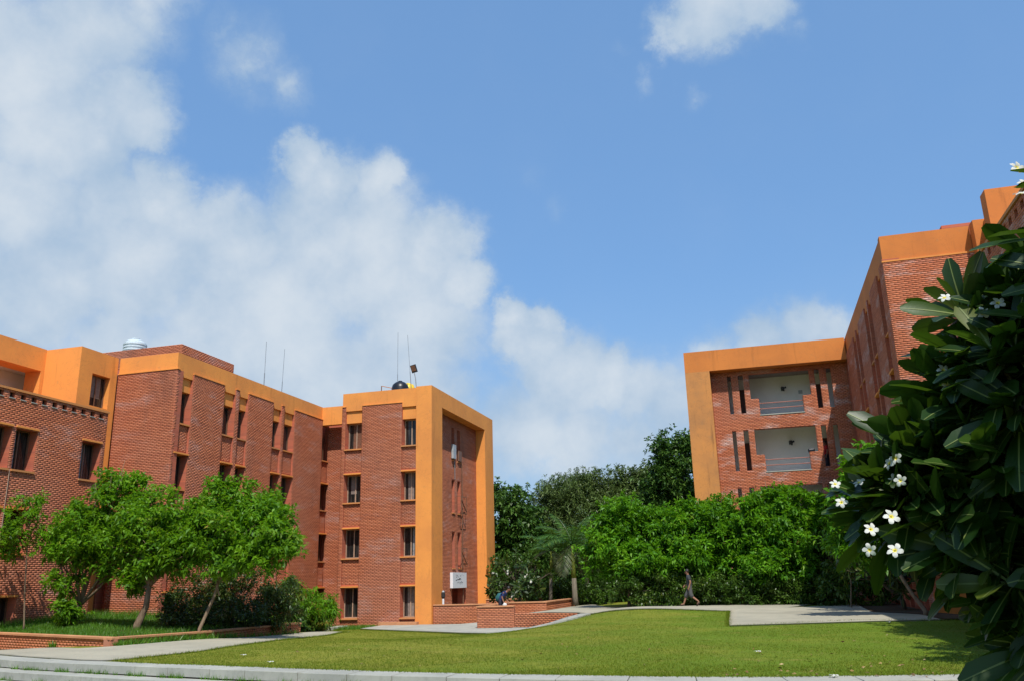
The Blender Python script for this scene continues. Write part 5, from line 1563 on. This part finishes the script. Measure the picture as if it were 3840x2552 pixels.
def fl_lobe(dx, dy, Y, rpx, n, sy=1.0):
    c = at(dx, dy, Y); r = rpx*D2M(Y)
    return (c.x, c.y, c.z, r, r*sy, r, n)
NY = 4.9
fl = [(at(dx, dy, Y), k) for dx, dy, Y, k in ((2047, 1066, 4.8, 4), (1926, 1130, 4.9, 2), (1980, 1112, 4.95, 1), (2036, 1246, 4.6, 3), (2062, 1268, 4.6, 1), (2266, 697, 4.7, 2), (2176, 688, 4.9, 1), (2180, 912, 4.8, 2),
      (2172, 852, 4.9, 1), (2345, 392, 5.0, 2), (2352, 448, 5.0, 1))]
NEAR = [fl_lobe(2370, 920, NY, 140, 30), fl_lobe(2270, 1020, NY, 100, 18), fl_lobe(2180, 1110, 5.0, 70, 12), fl_lobe(2085, 1120, 5.1, 46, 7), fl_lobe(2035, 1165, 5.2, 26, 4), fl_lobe(2130, 1040, 5.1, 34, 4), fl_lobe(2395, 700, 5.0, 60, 9), fl_lobe(2340, 760, 5.0, 70, 9), fl_lobe(2280, 870, 5.0, 45, 6),
        fl_lobe(2350, 1180, 4.9, 150, 30), fl_lobe(2250, 1200, 5.0, 70, 10), fl_lobe(2360, 1330, 4.9, 80, 13), fl_lobe(2390, 1450, 4.9, 40, 6), fl_lobe(2160, 1225, 5.2, 40, 5), fl_lobe(2090, 1190, 5.3, 40, 5), fl_lobe(2220, 720, 5.1, 14, 2), fl_lobe(2190, 880, 5.1, 14, 2),
        (2.3, 4.6, 3.0, 0.8, 0.9, 0.8, 60), (2.4, 3.7, 3.5, 0.7, 0.7, 0.7, 60), (1.7, 4.5, 2.5, 0.3, 0.5, 0.5, 22), (2.35, 3.2, 4.1, 0.6, 0.6, 0.5, 36), (2.9, 5.6, 2.6, 1.1, 1.1, 1.1, 40), (2.0, 5.6, 2.4, 0.6, 0.8, 0.9, 24), (3.2, 4.4, 3.6, 1.0, 1.0, 0.8, 30)]  # lobes mostly out of view, added to shade the visible crown
frangipani('large dark frangipani with glossy leaves and white flowers in the right foreground', (2.35, 5.3, -0.62), NEAR, 71, fl, nparts=290, r0=0.08, fork=(2.1, 5.3, 0.9))
MID = 'frangipani trees along the right building'
frangipani('frangipani beyond the foreground one, nearest the lawn edge', (5.2, 15.6, 0.0), [(4.7, 15.4, 2.8, 1.2, 1.2, 1.0, 40), (5.2, 16.5, 3.6, 1.0, 1.1, 0.9, 30), (4.4, 16.4, 2.4, 0.9, 0.9, 0.7, 24), (4.6, 18.4, 2.7, 1.1, 1.1, 0.9, 30)], 72, (), 0, r0=0.09, fork=(5.1, 15.7, 1.2), scale=1.1, group=MID)
frangipani('frangipani over the right end of the lawn', (5.4, 22.6, 0.03), [(4.9, 22.0, 2.9, 1.2, 1.3, 1.0, 40), (5.3, 23.6, 3.4, 1.0, 1.2, 0.9, 30), (4.6, 23.6, 2.3, 0.9, 0.9, 0.7, 22), (4.9, 26.0, 2.7, 1.2, 1.2, 0.9, 32)], 73, (), 0, r0=0.09, fork=(5.3, 22.7, 1.2), scale=1.1, group=MID)
frangipani('frangipani with several bare trunks by the orange plinth', (4.9, 35.5, 0.15), [fl_lobe(2045, 1225, 36, 75, 30), fl_lobe(1975, 1200, 36.5, 52, 20), fl_lobe(2100, 1290, 35.5, 70, 24), fl_lobe(2000, 1300, 35.8, 55, 18), fl_lobe(2110, 1180, 36, 60, 18)], 74, (), 0, r0=0.09, fork=(4.8, 35.6, 0.7), scale=1.25, group=MID)
frangipani('frangipani in the raised bed with white blossoms beside the tower', (at(1195, 1380, 48).x, 48, 0.36), [fl_lobe(1185, 1325, 48, 52, 30), fl_lobe(1150, 1350, 47.5, 32, 16), fl_lobe(1235, 1322, 48.4, 36, 18), fl_lobe(1200, 1355, 47.4, 40, 14)], 75,
           [(at(dx, dy, 46.2), 2) for dx, dy in ((1133, 1322), (1170, 1318), (1209, 1330), (1225, 1338), (1180, 1372))], 0, r0=0.08, fork=(at(1195, 1380, 48).x, 48, 0.9), scale=1.15, fscale=1.7)
tree('bright_tree', 'yellow-green tree rising between the balconies and the foreground frangipani', (4.95, 31.4, 0.12), [lobe(2020, 1050, 31.4, 30, 34), lobe(1985, 1105, 31.2, 40, 40), lobe(2045, 1120, 31.6, 45, 46), lobe(1955, 1165, 31.2, 36, 36), lobe(2020, 1190, 31.4, 60, 50), lobe(1960, 1240, 31.6, 40, 34), lobe(2060, 1270, 31.8, 55, 45)],
     'leaf_bright', 83, dens=30, per=8, L=0.26, Wd=0.10, r0=0.07, cl=0.2, shell=0.75)
tree('oleander_bush', 'pale flowering oleander bush at the end of the back path', (at(1960, 1385, 39.5).x, 39.5, 0.12), [lobe(1950, 1262, 39.5, 24, 26), lobe(1978, 1285, 39.2, 22, 22)], 'leaf_olive', 81, dens=34, per=8, L=0.20, Wd=0.055, r0=0.03, cat='bush', cl=0.16)
tree('shade_shrub', 'dark shrub in the building shade at the end of the hedge', (at(1960, 1385, 41).x, 41, 0.12), [lobe(1940, 1345, 42, 48, 40), lobe(2010, 1350, 41, 44, 34), lobe(1910, 1290, 44, 30, 50)], 'leaf_hedge', 82, dens=28, per=7, L=0.20, Wd=0.09, r0=0.03, cat='shrub', cl=0.2)

# ------------------------------------------------------------------ grass
def inside(poly, x, y):
    r = np.zeros(len(x), bool)
    n = len(poly)
    for i in range(n):
        x0, y0 = poly[i]; x1, y1 = poly[(i+1) % n]
        c = ((y0 > y) != (y1 > y)) & (x < (x1-x0)*(y-y0)/(y1-y0+1e-12)+x0)
        r ^= c
    return r
def blades(name, P, h, w, mat, seed, lean=0.5, label=None, cat=None, parent=None, kind='stuff'):
    rng = np.random.default_rng(seed)
    n = len(P)
    an = rng.uniform(0, 2*np.pi, n)
    s = np.stack([np.cos(an), np.sin(an), 0*an], -1)
    hh = h*rng.uniform(0.5, 1.25, (n, 1)) if np.isscalar(h) else h[:, None]*rng.uniform(0.5, 1.2, (n, 1))
    ln = rng.normal(size=(n, 2))*lean
    tip = P+np.concatenate([ln*hh, hh*np.ones((n, 1))], 1)
    V = np.stack([P-s*w/2, P+s*w/2, tip], 1).reshape(-1, 3)
    o = bpy.data.objects.new(name, np_mesh(name, V, np.arange(3*n).reshape(n, 3), MAT[mat], rng.random(n)))
    put(o, parent); tag(o, label, cat, kind=kind)
    return o
off_in = [(p.x, p.y) for p in arc_offset(-0.60)]
inner = [p for p in off_in if -13.6 < p[0] < 7.5]
LAWN = [(-14.4, 17.25)]+inner+[(7.6, 29.1), (5.3, 29.15), (2.5, 29.28), (-1.16, 27.68), (-1.5, 37.25), (-7.2, 37.1), (-8.9, 36.85), (-10.3, 36.75), (-11.7, 36.45), (-14.6, 37.85), (-19.2, 40.7),
        (-20.2, 42.2), (-20.4, 44.5), (-22.8, 44.7), (-19.2, 37.2), (-18.2, 36.5), (-17.0, 32.8), (-15.4, 25.2), (-14.55, 20.7)]
rng = np.random.default_rng(5)
n = 420000
d = 14.2+(45-14.2)*rng.random(n)**2.1
x = rng.uniform(-23, 7.6, n)
ok = inside(LAWN, x, d) & (x < 0.36*d) & (x > -1.1*d)
x, d = x[ok], d[ok]
P = np.stack([x, d, gz(x, d)-0.003], -1)
keep = rng.random(len(x)) < 0.45+0.55*(np.sin(x*0.9+np.sin(d*0.6)*2)*np.sin(d*0.8+x*0.35) > -0.2)
P = P[keep]
blades('grass', P, 0.034, 0.010, 'blade_lawn', 6, 0.7, 'short mown lawn grass', 'grass')
# ragged lawn rim against the paving
rim = []
for a, b_ in zip(LAWN, LAWN[1:]+LAWN[:1]):
    L_ = math.hypot(b_[0]-a[0], b_[1]-a[1]); k = int(L_*130)
    t = rng.random(k)[:, None]
    rim.append(np.array(a)*(1-t)+np.array(b_)*t+rng.normal(size=(k, 2))*0.05)
rim = np.concatenate(rim)
P = np.concatenate([rim, (gz(rim[:, 0], rim[:, 1])-0.003)[:, None]], 1)
blades('rim_grass', P, 0.075, 0.014, 'blade_lawn', 7, 0.6, 'longer grass along the lawn edges', 'grass')
# tall grass in the garden
s_ = rng.random(42000); t_ = rng.random(42000)**0.8*0.98+0.01
P = garden(s_, t_)
hh = 0.11+0.10*np.abs(np.sin(P[:, 0]*1.7)*np.cos(P[:, 1]*1.3))+0.20*(t_ > 0.86)
blades('tall_grass', P, hh, 0.022, 'blade', 8, 0.35, 'green grass in the left planter', 'grass')
# weeds at the joints of the steps
wp = []
for row, d0 in ((0, 0.01), (1, 0.46)):
    pts = arc_offset(d0)
    for p in pts:
        if -22 < p.x < 1:
            for k in range(rng.integers(0, 5)):
                if rng.random() < 0.5:
                    q = p+Vector((rng.normal()*0.3, 0.0))
                    yy = float(np.interp(q.x, [a.x for a in pts], [a.y for a in pts]))
                    m_ = rng.integers(10, 26)
                    wp.append(np.stack([q.x+rng.normal(size=m_)*0.07, np.full(m_, yy-0.012)+rng.normal(size=m_)*0.005-0.01, np.full(m_, (-0.175 if row == 0 else -0.36)+min(0, g(q.x, yy))*0.8)], -1))
blades('joint_weeds', np.concatenate(wp), 0.11, 0.014, 'blade', 9, 0.45, 'weeds growing from the joints of the stone steps', 'weeds')
# weeds along the foot of the planter wall
wp = []
for (ax_, ay_), (bx_, by_), k in (((-22, 23.3), (-21.7, 23.2), 60), ((-18.45, 22.0), (-18.2, 27.5), 900), ((-18.25, 27.5), (-18.7, 33), 200)):
    t = rng.random(k)
    xx = ax_+(bx_-ax_)*t+0.05+np.abs(rng.normal(size=k))*0.06; yy = ay_+(by_-ay_)*t-0.05
    wp.append(np.stack([xx, yy, gz(xx, yy)+0.02], -1))
blades('wall_weeds', np.concatenate(wp), 0.20, 0.03, 'blade', 10, 0.5, 'weeds along the foot of the planter wall', 'weeds')
# tuft by the tower's left foot
m_ = 2600
xx = rng.uniform(-23.4, -20.4, m_); yy = rng.uniform(42.3, 44.9, m_)
blades('tower_weeds', np.stack([xx, yy, gz(xx, yy)], -1), 0.22, 0.03, 'blade', 11, 0.4, 'unmown grass tuft at the left foot of the tower', 'grass')
# fallen blossoms on the lawn
for i, (dx, dy, lab) in enumerate(((560, 1508, 'fallen white blossom on the lawn near the tip of the path'), (622, 1524, 'fallen white blossom on the lawn by the steps at left'), (2047, 1432, 'fallen white blossom on the lawn at the edge of the shade'),
        (1920, 1556, 'fallen blossom on the stone steps at right'), (1745, 1500, 'fallen blossom in the middle of the lawn at right'))):
    v = direction(dx, dy); tt_ = -1.5/v.z
    p = EYE+v*tt_
    for _ in range(6):
        p = EYE+v*((g(p.x, p.y)+0.035-1.5)/v.z)
    o = bpy.data.objects.new('fallen_blossom', FLM); put(o, None, Matrix.Translation(p) @ Matrix.Rotation(0.3+i, 4, 'Z') @ Matrix.Scale(1.3, 4)); tag(o, lab, 'flower', 'fallen blossoms')
# dry leaves under the frangipanis and along the paving
n = 150
xx = np.concatenate([rng.uniform(-1.0, 4.0, 90), rng.uniform(-12, 3, 60)]); yy = np.concatenate([14.4+rng.random(90)**2*4, 15.5+rng.random(60)*9])
zz = gz(xx, yy)+0.03
P = np.stack([xx, yy, zz], -1)
D_ = unit(np.stack([rng.normal(size=n), rng.normal(size=n), 0.12*rng.normal(size=n)], -1))
V, F_ = leaf_quads(P, D_, 0.085, 0.04, rng, droop=0.05)
leaf_mat('leaf_litter', [(0, (0.16, 0.09, 0.04)), (0.6, (0.30, 0.19, 0.07)), (1, (0.42, 0.34, 0.16))], trans=0.0, rough=0.8)
o = bpy.data.objects.new('fallen_leaves', np_mesh('fallen_leaves', V, F_, MAT['leaf_litter'], rng.random(n))); put(o); tag(o, 'dry fallen leaves scattered on the lawn', 'leaves', kind='stuff')
